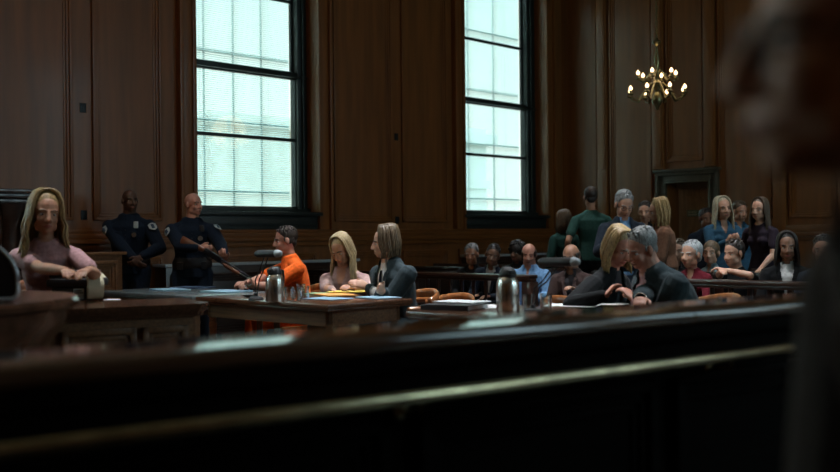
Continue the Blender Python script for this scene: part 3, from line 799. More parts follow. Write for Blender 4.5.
for px, py, l in ((289, 300, 'clear tumbler nearest the left thermos, leftmost of the row'), (297, 301, 'clear tumbler second from the left thermos'), (305, 299, 'clear tumbler beside the yellow papers, rightmost of the row'), (301, 296.5, 'clear tumbler at the back of the row by the left thermos')):
    tumbler(px, py, l, grp='tumblers by the left thermos')
for px, py, l in ((529, 311, 'clear tumbler directly behind the right microphone base'), (546, 310, 'clear tumbler right of the right microphone base')):
    tumbler(px, py, l, .105, .040, 'tumblers by the right microphone')
def sheet(px, py, w_, l_, h, rz, m, lab, name='paper_stack', cat='papers', grp=None, z=0, cover=None):
    p = on_table(px, py); p.z += z + .0006; bm = bmesh.new(); box(bm, -w_ / 2, w_ / 2, -l_ / 2, l_ / 2, 0, h, min(.002, h / 3))
    return tag(link(name, bm, m, None, 'auto', p, rz), lab, cat, grp)
sheet(328, 299, .24, .32, .006, UA + .1, PAPERB, 'pale papers at the front of the left table, under the yellow folders')
sheet(336, 296.5, .24, .33, .010, UA - .3, ORANGEF, 'orange-yellow folder in front of the pink-bloused woman', 'folder', 'folder', z=.008)
sheet(348, 294.5, .22, .30, .007, UA + .5, YELLOW, 'yellow legal pad between the woman and the suited lawyer', 'legal_pad', 'notepad', z=.02)
sheet(319, 294, .15, .21, .008, UA + .2, GREENF, 'pale green card pad left of the orange folder', 'notepad', 'notepad')
sheet(378, 298, .22, .30, .008, UA - .1, PAPERB, 'pale blue paper sheets before the suited lawyer')
sheet(226, 292, .30, .36, .012, UA + .1, PAPERB, 'pale blue folder on the far table, left of the left microphone', 'folder', 'folder')
sheet(170, 290, .26, .36, .010, UA - .2, PAPERB, 'blue-grey papers at the far end of the table before the armed officer')
sheet(192, 288, .26, .36, .012, UA + .3, NAVYF, 'dark navy folder on the far table by the armed officer', 'folder', 'folder')
def binder(px, py, rz, lab, w_=.30, l_=.34):
    p = on_table(px, py); t = empty('binder', p, rz, lab, 'binder')
    bm = bmesh.new(); box(bm, -w_ / 2, w_ / 2, -l_ / 2, l_ / 2, 0, .004); box(bm, -w_ / 2, w_ / 2, -l_ / 2, l_ / 2, .030, .034); box(bm, -w_ / 2, -w_ / 2 + .006, -l_ / 2, l_ / 2, 0, .034, .002); link('cover', bm, BLACKP, t, 'auto')
    bm = bmesh.new(); box(bm, -w_ / 2 + .008, w_ / 2 - .006, -l_ / 2 + .006, l_ / 2 - .006, .005, .029); link('pages', bm, PAPER, t)
    return p
b1 = binder(455, 309, UA + .25, 'thick black ring binder on the right table, left of the thermos')
sheet(462, 307.5, .23, .31, .006, UA + .15, PAPER, 'loose white sheets lying on top of the black binder', z=.036)
sheet(489, 307, .22, .30, .004, UA - .3, PAPER, 'white papers between the binder and the right thermos')
sheet(572, 306, .24, .34, .006, UA + .4, PAPER, 'white papers right of the right microphone')
sheet(605, 304, .22, .30, .005, UA - .1, PAPER, 'white papers under the hand of the whispering woman')

def microphone(base, tipA, tipB, lab, dark_first=True):
    b = on_table(*base); A = W(*tipA); B = W(*tipB); t = empty('microphone', b, 0, lab, 'microphone'); A = A - b; B = B - b
    bm = bmesh.new(); lathe(bm, [(.055, 0), (.058, .008), (.05, .022), (.018, .03), (.015, .05)], seg=24); link('base', bm, BLACKP, t, 'auto')
    m = A * .55 + B * .45
    for off in (-.014, .014):
        o = V((off, 0, 0)); bm = bmesh.new(); tube(bm, [V((0, 0, .04)) + o * .5, V((0, 0, .10)) + o + m * .12 * V((1, 1, 0)).length, V((m.x * .5, m.y * .5, m.z * .62)) + o, m + o - V((0, 0, .02))], .0045, seg=8); link('gooseneck', bm, BLACKP, t, True)
    d = (B - A).normalized(); bm = bmesh.new(); r = .027
    tube(bm, [A, A + d * .01, B - d * .02, B - d * .012], [r * .8, r, r, r * .96], seg=20); link('microphone_body', bm, BLACKP, t, True)
    bm = bmesh.new(); tube(bm, [B - d * .016, B - d * .004, B + d * .012], [r * 1.02, r * 1.04, r * .86], seg=20); link('grille', bm, FOAM, t, True)
microphone((256, 300), (257, 254, 7.1), (278, 253.5, 7.0), 'left black microphone with silver end on two goosenecks, before the inmate')
microphone((533, 313), (541, 262, 5.9), (575, 262, 5.75), 'right black microphone with silver end on two goosenecks, beside the right thermos')
# car-key like dark dish by the left thermos
p = on_table(250, 297); bm = bmesh.new(); lathe(bm, [(.03, 0), (.05, .006), (.06, .018), (.057, .018), (.045, .008), (.001, .006)], seg=24); tag(link('ashtray_dish', bm, BLACKP, None, 'auto', p), 'small black dish between the left microphone and thermos', 'dish')

# ------------------------------------------------------------------ clerk's desk with the recording machine
DH = .88
def at_h(px, py, h):
    y = (py - 236) + ROLL * (px - 420); d = (CAMZ - h) / (y / FPX); p = W(px, py, d); return V((p.x, p.y, h))
c1 = at_h(213, 303, DH); c0 = at_h(62, 309.5, DH); dd = (c1 - c0).normalized(); da = math.atan2(dd.y, dd.x); dl = (c1 - c0).length
ck = empty('clerk_desk', (c0.x, c0.y, 0), da, 'low panelled wooden desk with cut corner holding the paper-roll machine', 'desk')
dl2 = dl
bm = bmesh.new()
def slab(bm, pts, z0, z1):
    A = [bm.verts.new((x, y, z0)) for x, y in pts]; B = [bm.verts.new((x, y, z1)) for x, y in pts]; n = len(pts)
    for k in range(n): bm.faces.new((A[k], A[(k + 1) % n], B[(k + 1) % n], B[k]))
    bm.faces.new(A[::-1]); bm.faces.new(B)
def deskout(o): return [(-.55 - o, -o), (dl - .07 + o * .4, -o), (dl + o, .07 - o * .4), (dl + o, .62 + o), (-.55 - o, .62 + o)]
slab(bm, deskout(0), DH - .028, DH); slab(bm, deskout(-.012), DH - .045, DH - .028); slab(bm, deskout(-.028), DH - .07, DH - .045); link('desk_top', bm, WOODT, ck, 'auto')
bm = bmesh.new(); bd = lambda o: [(x, min(y, .36 + o)) for x, y in deskout(-o)]
slab(bm, bd(.05), 0, DH - .07); slab(bm, bd(.035), 0, .12)
panelled(bm, .0, dl * .48, .2, DH - .12, .05); panelled(bm, dl * .52, dl - .14, .2, DH - .12, .05)
link('desk_body', bm, WOODL, ck, 'auto')
mp_ = at_h(84, 300, DH); mm = empty('recording_machine', mp_, R(8), 'black desk machine with white paper roll under the hands of the blonde woman', 'recording machine')
bm = bmesh.new(); box(bm, -.17, .06, -.09, .10, .0, .085, .012); box(bm, -.20, .13, -.11, .12, .085, .135, .02); box(bm, -.19, .09, -.08, .10, .135, .185, .015); box(bm, .06, .10, .0, .10, .0, .16, .006)
link('housing', bm, BLACKP, mm, 'auto')
bm = bmesh.new(); lathe(bm, [(.0, -.045), (.072, -.045), (.072, .045), (.0, .045)], seg=36, M=Matrix.Translation((.075, -.075, .082)) @ Matrix.Rotation(R(20), 4, 'Z') @ Matrix.Rotation(R(90), 4, 'Y')); link('paper_roll', bm, mat('cream_paper_roll', (.62, .56, .40), .8, var=.06), mm, 'auto')
bm = bmesh.new(); tube(bm, [(.04, -.02, .176), (.09, -.05, .165), (.125, -.09, .14)], [(.002, .03), (.002, .035), (.002, .03)], lat=(0, 0, 1), seg=8); link('paper_strip', bm, mat('cream_paper_roll', (.6, .5, .3)), mm, True)
bm = bmesh.new(); box(bm, -.04, .02, -.112, -.094, .012, .075, .002); link('front_plate', bm, mat('pale_blue_label', (.34, .42, .42), .6, var=.1), mm, 'auto')
bm = bmesh.new()
for z, w_ in ((.062, .04), (.050, .05), (.030, .03)): box(bm, -.033, -.033 + w_, -.1135, -.112, z - .003, z + .003)
link('plate_print', bm, BLACKP, mm)
sh_ = at_h(112, 300, DH); sh_.z += .0006; bm = bmesh.new(); box(bm, -.05, .05, -.06, .06, 0, .003); tag(link('paper_slip', bm, PAPER, None, None, sh_, .3), 'small pale paper slip on the desk right of the paper-roll machine', 'paper')
# round-ended bench at far left
bc = V((-2.28, 4.25, 0)); rb = empty('witness_counter', bc, 0, 'round-ended polished wooden counter at the far left foreground', 'counter')
ROUND = mat('reddish_counter_wood', (.12, .05, .028), .22, var=.35, scale=6, stretch=(2, 2, 2), coat=.5)
bm = bmesh.new(); lathe(bm, [(.0, .955), (.77, .955), (.785, .965), (.788, .985), (.775, 1.0), (.0, 1.0)], seg=96); link('counter_top', bm, ROUND, rb, 'auto')
bm = bmesh.new(); lathe(bm, [(.60, 0), (.60, .12), (.58, .14), (.58, .62), (.60, .65), (.60, .68), (.62, .70), (.66, .80), (.71, .86), (.73, .90), (.74, .954), (0, .954)], seg=96); link('counter_body', bm, ROUND, rb, 'auto')
# black rounded monitor on the counter
mo = V((-1.86, 4.02, 1.0)); mn = empty('desk_monitor', mo, R(12), 'black rounded screen with bright silver edge on the round counter, cut by the left frame', 'monitor')
bm = bmesh.new()
def rrect(w_, h, r, n=8):
    out = []
    for cx, cz, a0 in ((w_ / 2 - r, h - r, 0), (-w_ / 2 + r, h - r, 90), (-w_ / 2 + .03, .03, 180), (w_ / 2 - .03, .03, 270)):
        rr = r if a0 < 120 else .03
        for k in range(n + 1): a = R(a0 + 90 * k / n); out.append((cx + rr * math.cos(a), cz + rr * math.sin(a)))
    return out
pr = rrect(.46, .24, .17); A = [bm.verts.new((x, -.02, z + .012)) for x, z in pr]; B = [bm.verts.new((x * .9, .07, z * .92 + .014)) for x, z in pr]; n = len(pr)
for k in range(n): bm.faces.new((A[k], A[(k + 1) % n], B[(k + 1) % n], B[k]))
bm.faces.new(A); bm.faces.new(B); box(bm, -.16, .16, -.05, .09, 0, .014, .004); link('case', bm, BLACKP, mn, 'auto')
bm = bmesh.new(); pts = [V((x, -.02, z + .012)) for x, z in pr]; tube(bm, pts + [pts[0]], .008, lat=(0, 1, 0), seg=8, cap=False); link('silver_edge', bm, mat('polished_silver_edge', (.72, .78, .84), .3, metal=.3, var=.05), mn, True)

# low partition behind the desk, platform
a_ = at_h(70, 253, 1.10); a_ = W(66, 253, 9.0); b_ = W(122, 254, 9.6); dd = (b_ - a_); pa = math.atan2(dd.y, dd.x); pl = math.hypot(dd.x, dd.y); zt = a_.z
pt = empty('low_partition', (a_.x, a_.y, 0), pa, 'low panelled wooden partition behind the blonde woman, left of the officers', 'partition')
bm = bmesh.new(); box(bm, -.35, pl, 0, .05, 0, zt - .03); panelled(bm, .1, pl - .08, .72, zt - .08, 0); panelled(bm, -.3, .06, .2, zt - .08, 0); box(bm, -.35, pl, -.04, .05, .60, .66, .006); link('panel', bm, WOODL, pt, 'auto')
bm = bmesh.new(); box(bm, -.37, pl + .03, -.04, .09, zt - .03, zt, .008); link('cap_rail', bm, WOODL, pt, 'auto')
# carved pedestal at far left
pc = W(6, 236, 8.2); pd = empty('carved_pedestal', (pc.x, pc.y, 0), UA, 'dark carved wooden pedestal with moulded cap behind the blonde woman', 'pedestal')
bm = bmesh.new(); zc = W(6, 190, 8.2).z
lathe(bm, [(.20, 0), (.20, .2), (.17, .24), (.16, .9), (.19, .94), (.13, 1.0), (.12, zc - .30), (.16, zc - .2), (.20, zc - .12)], seg=12); link('shaft', bm, WOODD, pd, 'auto')
bm = bmesh.new(); box(bm, -.20, .20, -.20, .20, zc - .12, zc - .075, .01); box(bm, -.25, .25, -.25, .25, zc - .075, zc - .035, .012); box(bm, -.28, .28, -.28, .28, zc - .035, zc, .01); link('cap', bm, WOODD, pd, 'auto')
for s in range(4):
    bm = bmesh.new(); a = s * PI / 2 + PI / 4; c, sn = math.cos(a), math.sin(a)
    tube(bm, [(c * .14, sn * .14, 1.02), (c * .22, sn * .22, 1.12), (c * .15, sn * .15, zc - .30), (c * .20, sn * .20, zc - .20), (c * .23, sn * .23, zc - .13)], [.05, .045, .035, .04, .03], seg=10); link('scroll', bm, WOODD, pd, True)
# flag on a pole just at the left edge
fp = W(-16, 236, 9.2); fg = empty('flag', (fp.x, fp.y, 0), 0, 'dark blue flag hanging on a pole at the left edge of the frame', 'flag')
bm = bmesh.new(); lathe(bm, [(.16, 0), (.16, .03), (.05, .06), (.03, .10)], seg=24); link('stand', bm, BRASS, fg, 'auto')
bm = bmesh.new(); tube(bm, [(0, 0, .08), (0, 0, 2.2)], .014, seg=12); link('pole', bm, WOODL, fg, True)
bm = bmesh.new(); ball(bm, (0, 0, 2.22), .03); tube(bm, [(0, 0, 2.24), (.0, 0, 2.36)], [.02, .004]); link('finial', bm, BRASS, fg, True)
bm = bmesh.new()
NR, NC = 14, 22
gv = [[bm.verts.new((.02 + (.02 + .115 * (r / NR) ** .8) * (c / NC) + .0, .035 * math.sin(c * 1.1 + r * .1) * (.3 + r / NR), 2.1 - r * .075 - .05 * (c / NC) * 3)) for c in range(NC + 1)] for r in range(NR + 1)]
for r in range(NR):
    for c in range(NC): bm.faces.new((gv[r][c], gv[r][c + 1], gv[r + 1][c + 1], gv[r + 1][c]))
bmesh.ops.solidify(bm, geom=bm.faces[:], thickness=.004); link('cloth', bm, BLUEFLAG, fg, True)

# ------------------------------------------------------------------ chandelier
chp = W(657, 85, 11.5); ch = empty('chandelier', (chp.x, chp.y, chp.z), 0, 'two-tier brass chandelier with lit bulbs hanging before the gallery wall', 'chandelier')
def zr(py): return W(657, py, 11.5).z - chp.z
bm = bmesh.new(); lathe(bm, [(.006, zr(110)), (.018, zr(109)), (.03, zr(106)), (.055, zr(103)), (.06, zr(99)), (.045, zr(95)), (.022, zr(92)), (.03, zr(90)), (.055, zr(86)), (.055, zr(83)), (.02, zr(80)), (.018, zr(77)), (.03, zr(75)), (.032, zr(72)), (.02, zr(68)), (.034, zr(64)), (.032, zr(60)), (.014, zr(50)), (.012, zr(46)), (.045, zr(43)), (.048, zr(41.5)), (.02, zr(40)), (.01, zr(38))], seg=28)
link('stem', bm, ABRASS, ch, 'auto')
chn = bmesh.new(); z = zr(38); k = 0
while z + chp.z < HC - .05:
    pts = [V((.013 * math.cos(t * PI / 5), 0, .026 * math.sin(t * PI / 5))) for t in range(11)]
    if k % 2: pts = [V((0, p.x, p.z)) for p in pts]
    tube(chn, [p + V((0, 0, z)) for p in pts], .0045, seg=6, cap=False); z += .043; k += 1
link('chain', chn, ABRASS, ch, True)
bm = bmesh.new(); lathe(bm, [(.07, HC - chp.z), (.07, HC - chp.z - .02), (.03, HC - chp.z - .06), (.01, HC - chp.z - .08)], seg=24); link('ceiling_rose', bm, ABRASS, ch, 'auto')
def arm(rad, z0, zc, drop, ang):
    c, s = math.cos(ang), math.sin(ang); P_ = lambda r, z: V((c * r, s * r, z))
    bm = bmesh.new(); tube(bm, [P_(.03, z0), P_(rad * .22, z0 + .03), P_(rad * .42, z0 - drop * .4), P_(rad * .68, zc - drop), P_(rad * .92, zc - drop * .7), P_(rad, zc - .02)], [.011, .010, .010, .010, .009, .008], seg=8)
    tube(bm, [P_(rad * .5, zc - drop * .5), P_(rad * .6, zc - drop * .2), P_(rad * .7, zc - drop * .45)], [.004, .006, .004], seg=6)
    a = link('arm', bm, ABRASS, ch, True)
    bm = bmesh.new(); lathe(bm, [(.006, -.03), (.03, -.022), (.038, -.012), (.03, -.008), (.016, 0), (.015, .028)], tuple(P_(rad, zc)), seg=16); link('candle_cup', bm, ABRASS, a, 'auto')
    bm = bmesh.new(); ball(bm, P_(rad, zc + .052), (.021, .021, .024)); ball(bm, P_(rad, zc + .076), (.008, .008, .010)); link('bulb', bm, BULB, a, True)
for k in range(8): arm(.325, zr(86), zr(93.5), .085, R(12 + 45 * k))
for k in range(6): arm(.22, zr(72), zr(77.5), .05, R(60 * k + 3))

# ------------------------------------------------------------------ seats
def captain_chair(p, rz, lab, grp='captain chairs at the counsel tables', seatz=.44):
    t = empty('captain_chair', (p.x, p.y, p.z), rz, lab, 'chair', grp)
    bm = bmesh.new(); box(bm, -.24, .24, -.20, .24, seatz - .035, seatz, .015); link('seat', bm, CHAIRW, t, 'auto')
    for sx in (-1, 1):
        for sy in (-1, 1):
            bm = bmesh.new(); tube(bm, [(sx * .19, sy * .17, seatz - .03), (sx * .23, sy * .22 , .015)], [.021, .016], seg=10); link('leg', bm, CHAIRW, t, True)
    bm = bmesh.new(); pts = []
    for i in range(17):
        a = R(-15 + i * 210 / 16); pts.append(V((.285 * math.cos(a), -.30 * math.sin(a) + .02, seatz + .24 + .05 * max(0, math.sin(a)))))
    tube(bm, pts, [(.022, .026)] * 17, lat=(0, 0, 1), seg=10)
    tube(bm, [p_ + V((0, -.01, .05 * max(0, math.sin(R(-15 + i * 210 / 16))))) for i, p_ in enumerate(pts)][3:14], [(.045, .017)] * 11, lat=(0, 0, 1), seg=10)
    link('backrest', bm, CHAIRW, t, True)
    for i in range(9):
        a = R(5 + i * 170 / 8); bm = bmesh.new(); tube(bm, [(.23 * math.cos(a), -.17 * math.sin(a) + .01, seatz - .01), (.28 * math.cos(a), -.29 * math.sin(a) + .02, seatz + .24)], .009, seg=8); link('spindle', bm, CHAIRW, t, True)
    return t
def pew(v0, v1, u, lab, grp):
    """u = hip line; people face -u"""
    t = empty('gallery_bench', UV(u, v1), UA, lab, 'bench', grp); L_ = v1 - v0
    bm = bmesh.new(); box(bm, -.26, .22, 0, L_, .405, .445, .01); box(bm, -.18, .18, .02, L_ - .02, .34, .405); link('seat', bm, WOODD, t, 'auto')
    bm = bmesh.new(); M = Matrix.Translation((.24, 0, .42)) @ Matrix.Rotation(R(9), 4, 'Y'); box(bm, -.012, .012, 0, L_, 0, .42, .004, M=M); box(bm, -.025, .03, 0, L_, .40, .45, .008, M=M); link('backrest', bm, WOODD, t, 'auto')
    n = max(2, int(L_ / 1.5) + 1)
    for k in range(n):
        y = .03 + (L_ - .06) * k / (n - 1); bm = bmesh.new(); box(bm, -.24, .24, y - .025, y + .025, 0, .41, .008); link('support', bm, WOODD, t, 'auto')
    for y in (0, L_):
        bm = bmesh.new(); box(bm, -.26, .30, y - .02, y + .02, .40, .64, .01); link('end_panel', bm, WOODD, t, 'auto')
G1 = 'dark benches left of the aisle'; G2 = 'dark benches right of the aisle'
pew(-9.6, -6.45, 8.85, 'front dark wooden bench left of the aisle, holding the bald man in light blue', G1)
pew(-9.6, -6.9, 9.85, 'second dark wooden bench left of the aisle, holding the curly-haired woman', G1)
pew(-4.95, -1.2, 8.85, 'front dark wooden bench right of the aisle, holding the man in the black t-shirt', G2)
pew(-4.9, -1.2, 9.80, 'second dark wooden bench right of the aisle, behind the man in the black t-shirt', G2)
def bar_rail(v0, v1, lab):
    t = empty('gallery_rail', UV(7.95, v1), UA, lab, 'railing', ); L_ = v1 - v0; H = .85
    bm = bmesh.new(); box(bm, -.07, .07, 0, L_, H - .04, H, .012); box(bm, -.05, .05, 0, L_, H - .07, H - .04, .006); link('cap_rail', bm, WOODD, t, 'auto')
    n = int(L_ / .17)
    for k in range(n):
        y = .12 + (L_ - .24) * k / (n - 1); bm = bmesh.new(); lathe(bm, [(.022, .12), (.022, .2), (.012, .23), (.02, .34), (.028, .42), (.016, .55), (.012, .62), (.022, .66), (.022, H - .07)], (0, y, 0), seg=10); link('baluster', bm, WOODD, t, 'auto')
    bm = bmesh.new(); box(bm, -.05, .05, 0, L_, 0, .12, .008); link('plinth', bm, WOODD, t, 'auto')
    for y in (.05, L_ - .05):
        bm = bmesh.new(); box(bm, -.06, .06, y - .06, y + .06, 0, H - .07, .008); link('post', bm, WOODD, t, 'auto')
bar_rail(-9.6, -6.15, 'dark balustered rail before the left gallery benches')
bar_rail(-4.85, -1.0, 'dark balustered rail before the right gallery benches, behind the grey-suited man')
# ------------------------------------------------------------------ the people
JF = math.degrees(UA) + 90      # facing the judge: -UD
def seat_under(info, lab, grp='captain chairs at the counsel tables', rz=None):
    r = info['root']; pz = info['J']['pel'].z
    p = r.matrix_basis.translation.copy() if False else V(r.location)
    fa = r.rotation_euler[2] if rz is None else rz
    captain_chair(p, fa, lab, grp, seatz=max(.36, pz - .105))
def patch_on_arm(info, k, m1, m2):
    a, e, w_ = info['arms'][k]; S = info['S']; r = info['root']
    c = a * .76 + e * .24; ax = (e - a).normalized(); out = (info['lat'] * k + info['fw'] * 1.5).normalized(); out = (out - ax * out.dot(ax)).normalized(); sd = ax.cross(out)
    for q, m, nm in ((1.0, m1, 'shoulder_patch'), (.66, m2, 'patch_emblem')):
        bm = bmesh.new(); pts = [(-.042, -.035), (-.042, .012), (-.030, .034), (0, .052), (.030, .034), (.042, .012), (.042, -.035), (0, -.045)]
        vs = []
        for x, y in pts:
            bend = -(x * x) / .12
            vs.append(bm.verts.new(c + out * (.0795 * info['w'] + (.003 if q < 1 else 0) + bend * 1.0) + sd * x * q + ax * y * q))
        bm.faces.new(vs); bmesh.ops.solidify(bm, geom=bm.faces[:], thickness=.004); link(nm, bm, m, r, False)
PATCH1 = mat('patch_grey_white', (.42, .47, .46), .7, var=.1); PATCH2 = mat('patch_dark_blue', (.02, .05, .09), .7, var=.2); SILV = mat('badge_silver', (.5, .5, .5), .3, metal=1)
LEATH = mat('black_duty_leather', (.009, .009, .010), .4, var=.2)
def officer_kit(I):
    r = I['root']; S = I['S']
    patch_on_arm(I, 1, PATCH1, PATCH2); patch_on_arm(I, -1, PATCH1, PATCH2)
    bm = bmesh.new(); tube(bm, [I['sp'](.035), I['sp'](.085)], [(.152 * I['w'] * S + .022, .102 * I['w'] * S + .024)] * 2, lat=I['lat'], seg=24); o = link('duty_belt', bm, LEATH, r, 'auto')
    for x in (-.12, .12):
        p = I['surf'](.06, x, .035); bm = bmesh.new(); box(bm, p.x - .03, p.x + .03, p.y - .02, p.y + .02, p.z - .045, p.z + .03, .006); link('belt_pouch', bm, LEATH, r, 'auto')
    p = I['surf'](.43, -.10, .025); bm = bmesh.new(); box(bm, p.x - .022, p.x + .022, p.y - .014, p.y + .014, p.z - .035, p.z + .035, .006); link('shoulder_radio', bm, PATCH1 if I.get('pale') else BLACKP, r, 'auto')
    p = I['surf'](.33, -.085, .026); bm = bmesh.new(); lathe(bm, [(.0, 0), (.026, 0), (.026, .006), (.0, .008)], seg=8, M=Matrix.Translation(p) @ Matrix.Rotation(R(-90), 4, 'X')); link('chest_badge', bm, SILV, r, 'auto')
    bm = bmesh.new(); 
    for a in (.38, .33, .28, .23, .18, .13): ball(bm, I['surf'](a, 0, .022), .006, seg=8, rings=6)
    link('shirt_buttons', bm, BLACKP, r, True)
    for k in (-1, 1):
        p0 = I['surf'](.335, .075 * k, .021); bm = bmesh.new(); box(bm, p0.x - .035, p0.x + .035, p0.y - .008, p0.y + .004, p0.z - .05, p0.z + .03, .004); link('chest_pocket', bm, C_NAVY, r, 'auto')

# 1 blonde woman at the machine, on a low dais
DZ = .20
I = person('blonde woman in a pale pink top sitting behind the paper-roll machine at far left', (46, 215, 6.15), 190, sit=True, lean=10, hy=20, hp=2, hr=-4, floor=DZ, seatz=.53,
           rh=('p', 66, 271, 5.84), lh=('p', 88, 270, 5.80), poles=((.6, -.3, -.6), (-.6, -.3, -.6)), curl=(.35, .35), sk=SK_M, hair=('wavy', H_BL), top=('tshirt', C_PINK2), trou=C_BLACK, female=True, vox=.006, vol=1.10, hlen=.30, seed=3, headscale=1.06, fdir=((-.25, .9, -.05), (.2, .9, -.1)))
seat_under(I, 'wooden chair under the blonde woman at the paper-roll machine', None)
dp = I['root'].location; bm = bmesh.new(); box(bm, -1.4, .75, -.15, 1.4, 0, DZ - .001, .01); o = struct('platform', bm, FLOORM, (dp.x, dp.y + .05, 0), da)
tag(o, None)
# 2, 3 officers
I = person('dark-skinned bald police officer in navy uniform standing with clasped hands', (130, 201, 10.4), 180, sit=False, lean=1, hy=36, hp=2, sk=SK_D, hair=(None, H_BK), top=('uniform', C_NAVY), trou=C_NAVY, w=1.22, vox=.007,
           rh=('p', 134, 259, 10.12), lh=('p', 141, 257, 10.1), palm=((-.6, -.6, 0), (.6, -.6, 0)), curl=(.5, .7), poles=((.9, -.4, -.3), (-.9, -.4, -.3)), seed=4, fdir=((-.6, .3, -.6), (.6, .3, -.6)), floor=0); I['pale'] = True
officer_kit(I)
I3 = person('bald pale police officer in navy uniform holding a shotgun beside the left window', (193.5, 205, 10.2), 192, sit=False, lean=1, hy=44, hp=0, sk=SK_R, hair=(None, H_LB), top=('uniform', C_NAVY), trou=C_NAVY, w=1.18, vox=.007,
            rh=('p', 199, 248, 9.85), lh=('p', 229, 266, 9.75), palm=((-.5, -.8, .1), (.2, .2, 1)), curl=(.9, .8), poles=((.9, -.5, -.4), (-.9, -.4, -.4)), seed=5, fdir=((-.7, .35, -.1), (.2, .7, .2)))
officer_kit(I3)
# shotgun
ga, gb = W(184, 237, 9.92), W(263, 287, 9.55); ax = (gb - ga); gl = ax.length; axn = ax.normalized()
gun = empty('shotgun', ga, 0, 'pump shotgun with brown stock held across the body by the officer by the window', 'shotgun')
gun.rotation_euler = axn.to_track_quat('X', 'Z').to_euler()
GW = mat('gun_walnut', (.13, .045, .018), .35, var=.3, stretch=(.5, 6, 6))
bm = bmesh.new(); tube(bm, [(0, 0, -.045), (.12, 0, -.03), (.24, 0, -.005), (.30, 0, 0)], [(.018, .055), (.019, .045), (.018, .026), (.017, .022)], lat=(0, 1, 0), seg=12); link('stock', bm, GW, gun, True)
bm = bmesh.new(); box(bm, .28, .50, -.018, .018, -.028, .028, .006); tube(bm, [(.33, 0, -.03), (.34, 0, -.06), (.38, 0, -.06), (.40, 0, -.03)], .004, seg=6); link('receiver', bm, BLACKM, gun, 'auto')
bm = bmesh.new(); tube(bm, [(.48, 0, .012), (gl + .02, 0, .012)], .0125, seg=12); tube(bm, [(.48, 0, -.016), (gl - .10, 0, -.016)], .0125, seg=12); link('barrel', bm, BLACKM, gun, True)
bm = bmesh.new(); tube(bm, [(.55, 0, -.014), (.57, 0, -.014), (.72, 0, -.014), (.74, 0, -.014)], [.018, .024, .024, .018], seg=12); link('pump_grip', bm, GW, gun, True)
# 4 inmate
I = person('man with cropped dark hair in orange prison shirt, seated with cuffed hands on the table', (285, 241, 9.1), 112, sit=True, lean=12, hy=-4, hp=8, sk=SK_R, hair=('short', H_DK), top=('jumpsuit', C_ORANGE), trou=C_ORANGE, w=1.08, vox=.007,
           rh=('p', 238, 285.5, 8.75), lh=('p', 246, 284.5, 8.95), palm=((-.5, 0, -.7), (.5, 0, -.7)), curl=(.8, .8), poles=((.8, -.2, -.5), (-.8, -.2, -.5)), seed=6)
seat_under(I, 'wooden chair under the inmate in orange')
for k in (1, -1):
    a, e, w_ = I['arms'][k]; bm = bmesh.new(); d_ = (w_ - e).normalized(); lt = d_.orthogonal().normalized(); l2 = d_.cross(lt)
    tube(bm, [w_ - d_ * .015 + (lt * math.cos(t * PI / 8) + l2 * math.sin(t * PI / 8)) * .034 for t in range(17)], [(.008, .004)] * 17, lat=d_, seg=6, cap=False); hc_ = link('handcuff', bm, STEEL, I['root'], True)
bm = bmesh.new(); tube(bm, [I['arms'][1][2] + V((0, 0, .02)), I['arms'][-1][2] + V((0, 0, .02))], .005, seg=6); link('handcuff_chain', bm, STEEL, I['root'], True)
# 5 woman in pink
I = person('long-haired blonde woman in dusty pink blouse seated between inmate and suited lawyer', (341.5, 251, 8.65), 160, sit=True, lean=12, hy=-8, hp=26, hr=8, sk=SK_M, hair=('long', H_BL2), top=('blouse', C_PINK), trou=C_BLACK, female=True, vox=.007,
           rh=('p', 333, 291, 8.25), lh=('p', 354, 288, 8.2), curl=(.7, .5), palm=((.3, .2, -.8), (.4, .1, -.7)), hlen=.34, vol=1.06, seed=7, poles=((.9, -.3, -.5), (-.9, -.3, -.5)), w=1.12)
seat_under(I, 'wooden chair under the blonde woman in dusty pink')
# 6 suited lawyer with bob
I = person('lawyer with chin-length brown hair in a blue-grey suit, seen from behind at left table', (385, 243, 8.05), 122, sit=True, lean=12, twist=6, hy=-34, hp=8, hr=-3, sk=SK_L, hair=('bob', H_LB), top=('suit_jacket', C_SUIT), under=C_WHITE, tie=C_TIE, trou=C_SUIT, w=1.2, vox=.007,
           rh=('p', 383, 292, 7.75), lh=('p', 368, 287, 8.05), curl=(.35, .4), palm=((-.8, .2, .1), (.7, 0, -.5)), seed=8, headscale=1.02, vol=1.05, poles=((.9, -.5, -.5), (-.8, -.2, -.5)), fdir=((-.5, .7, .35), (.2, .8, .3)))
seat_under(I, 'wooden chair under the suited lawyer with the brown bob')
captain_chair(V((W(437, 236, 8.0).x, 8.0, 0)), R(JF + 160 - 180 + 15), 'empty orange-brown wooden chair with curved back, right of the suited lawyer', None, .40)
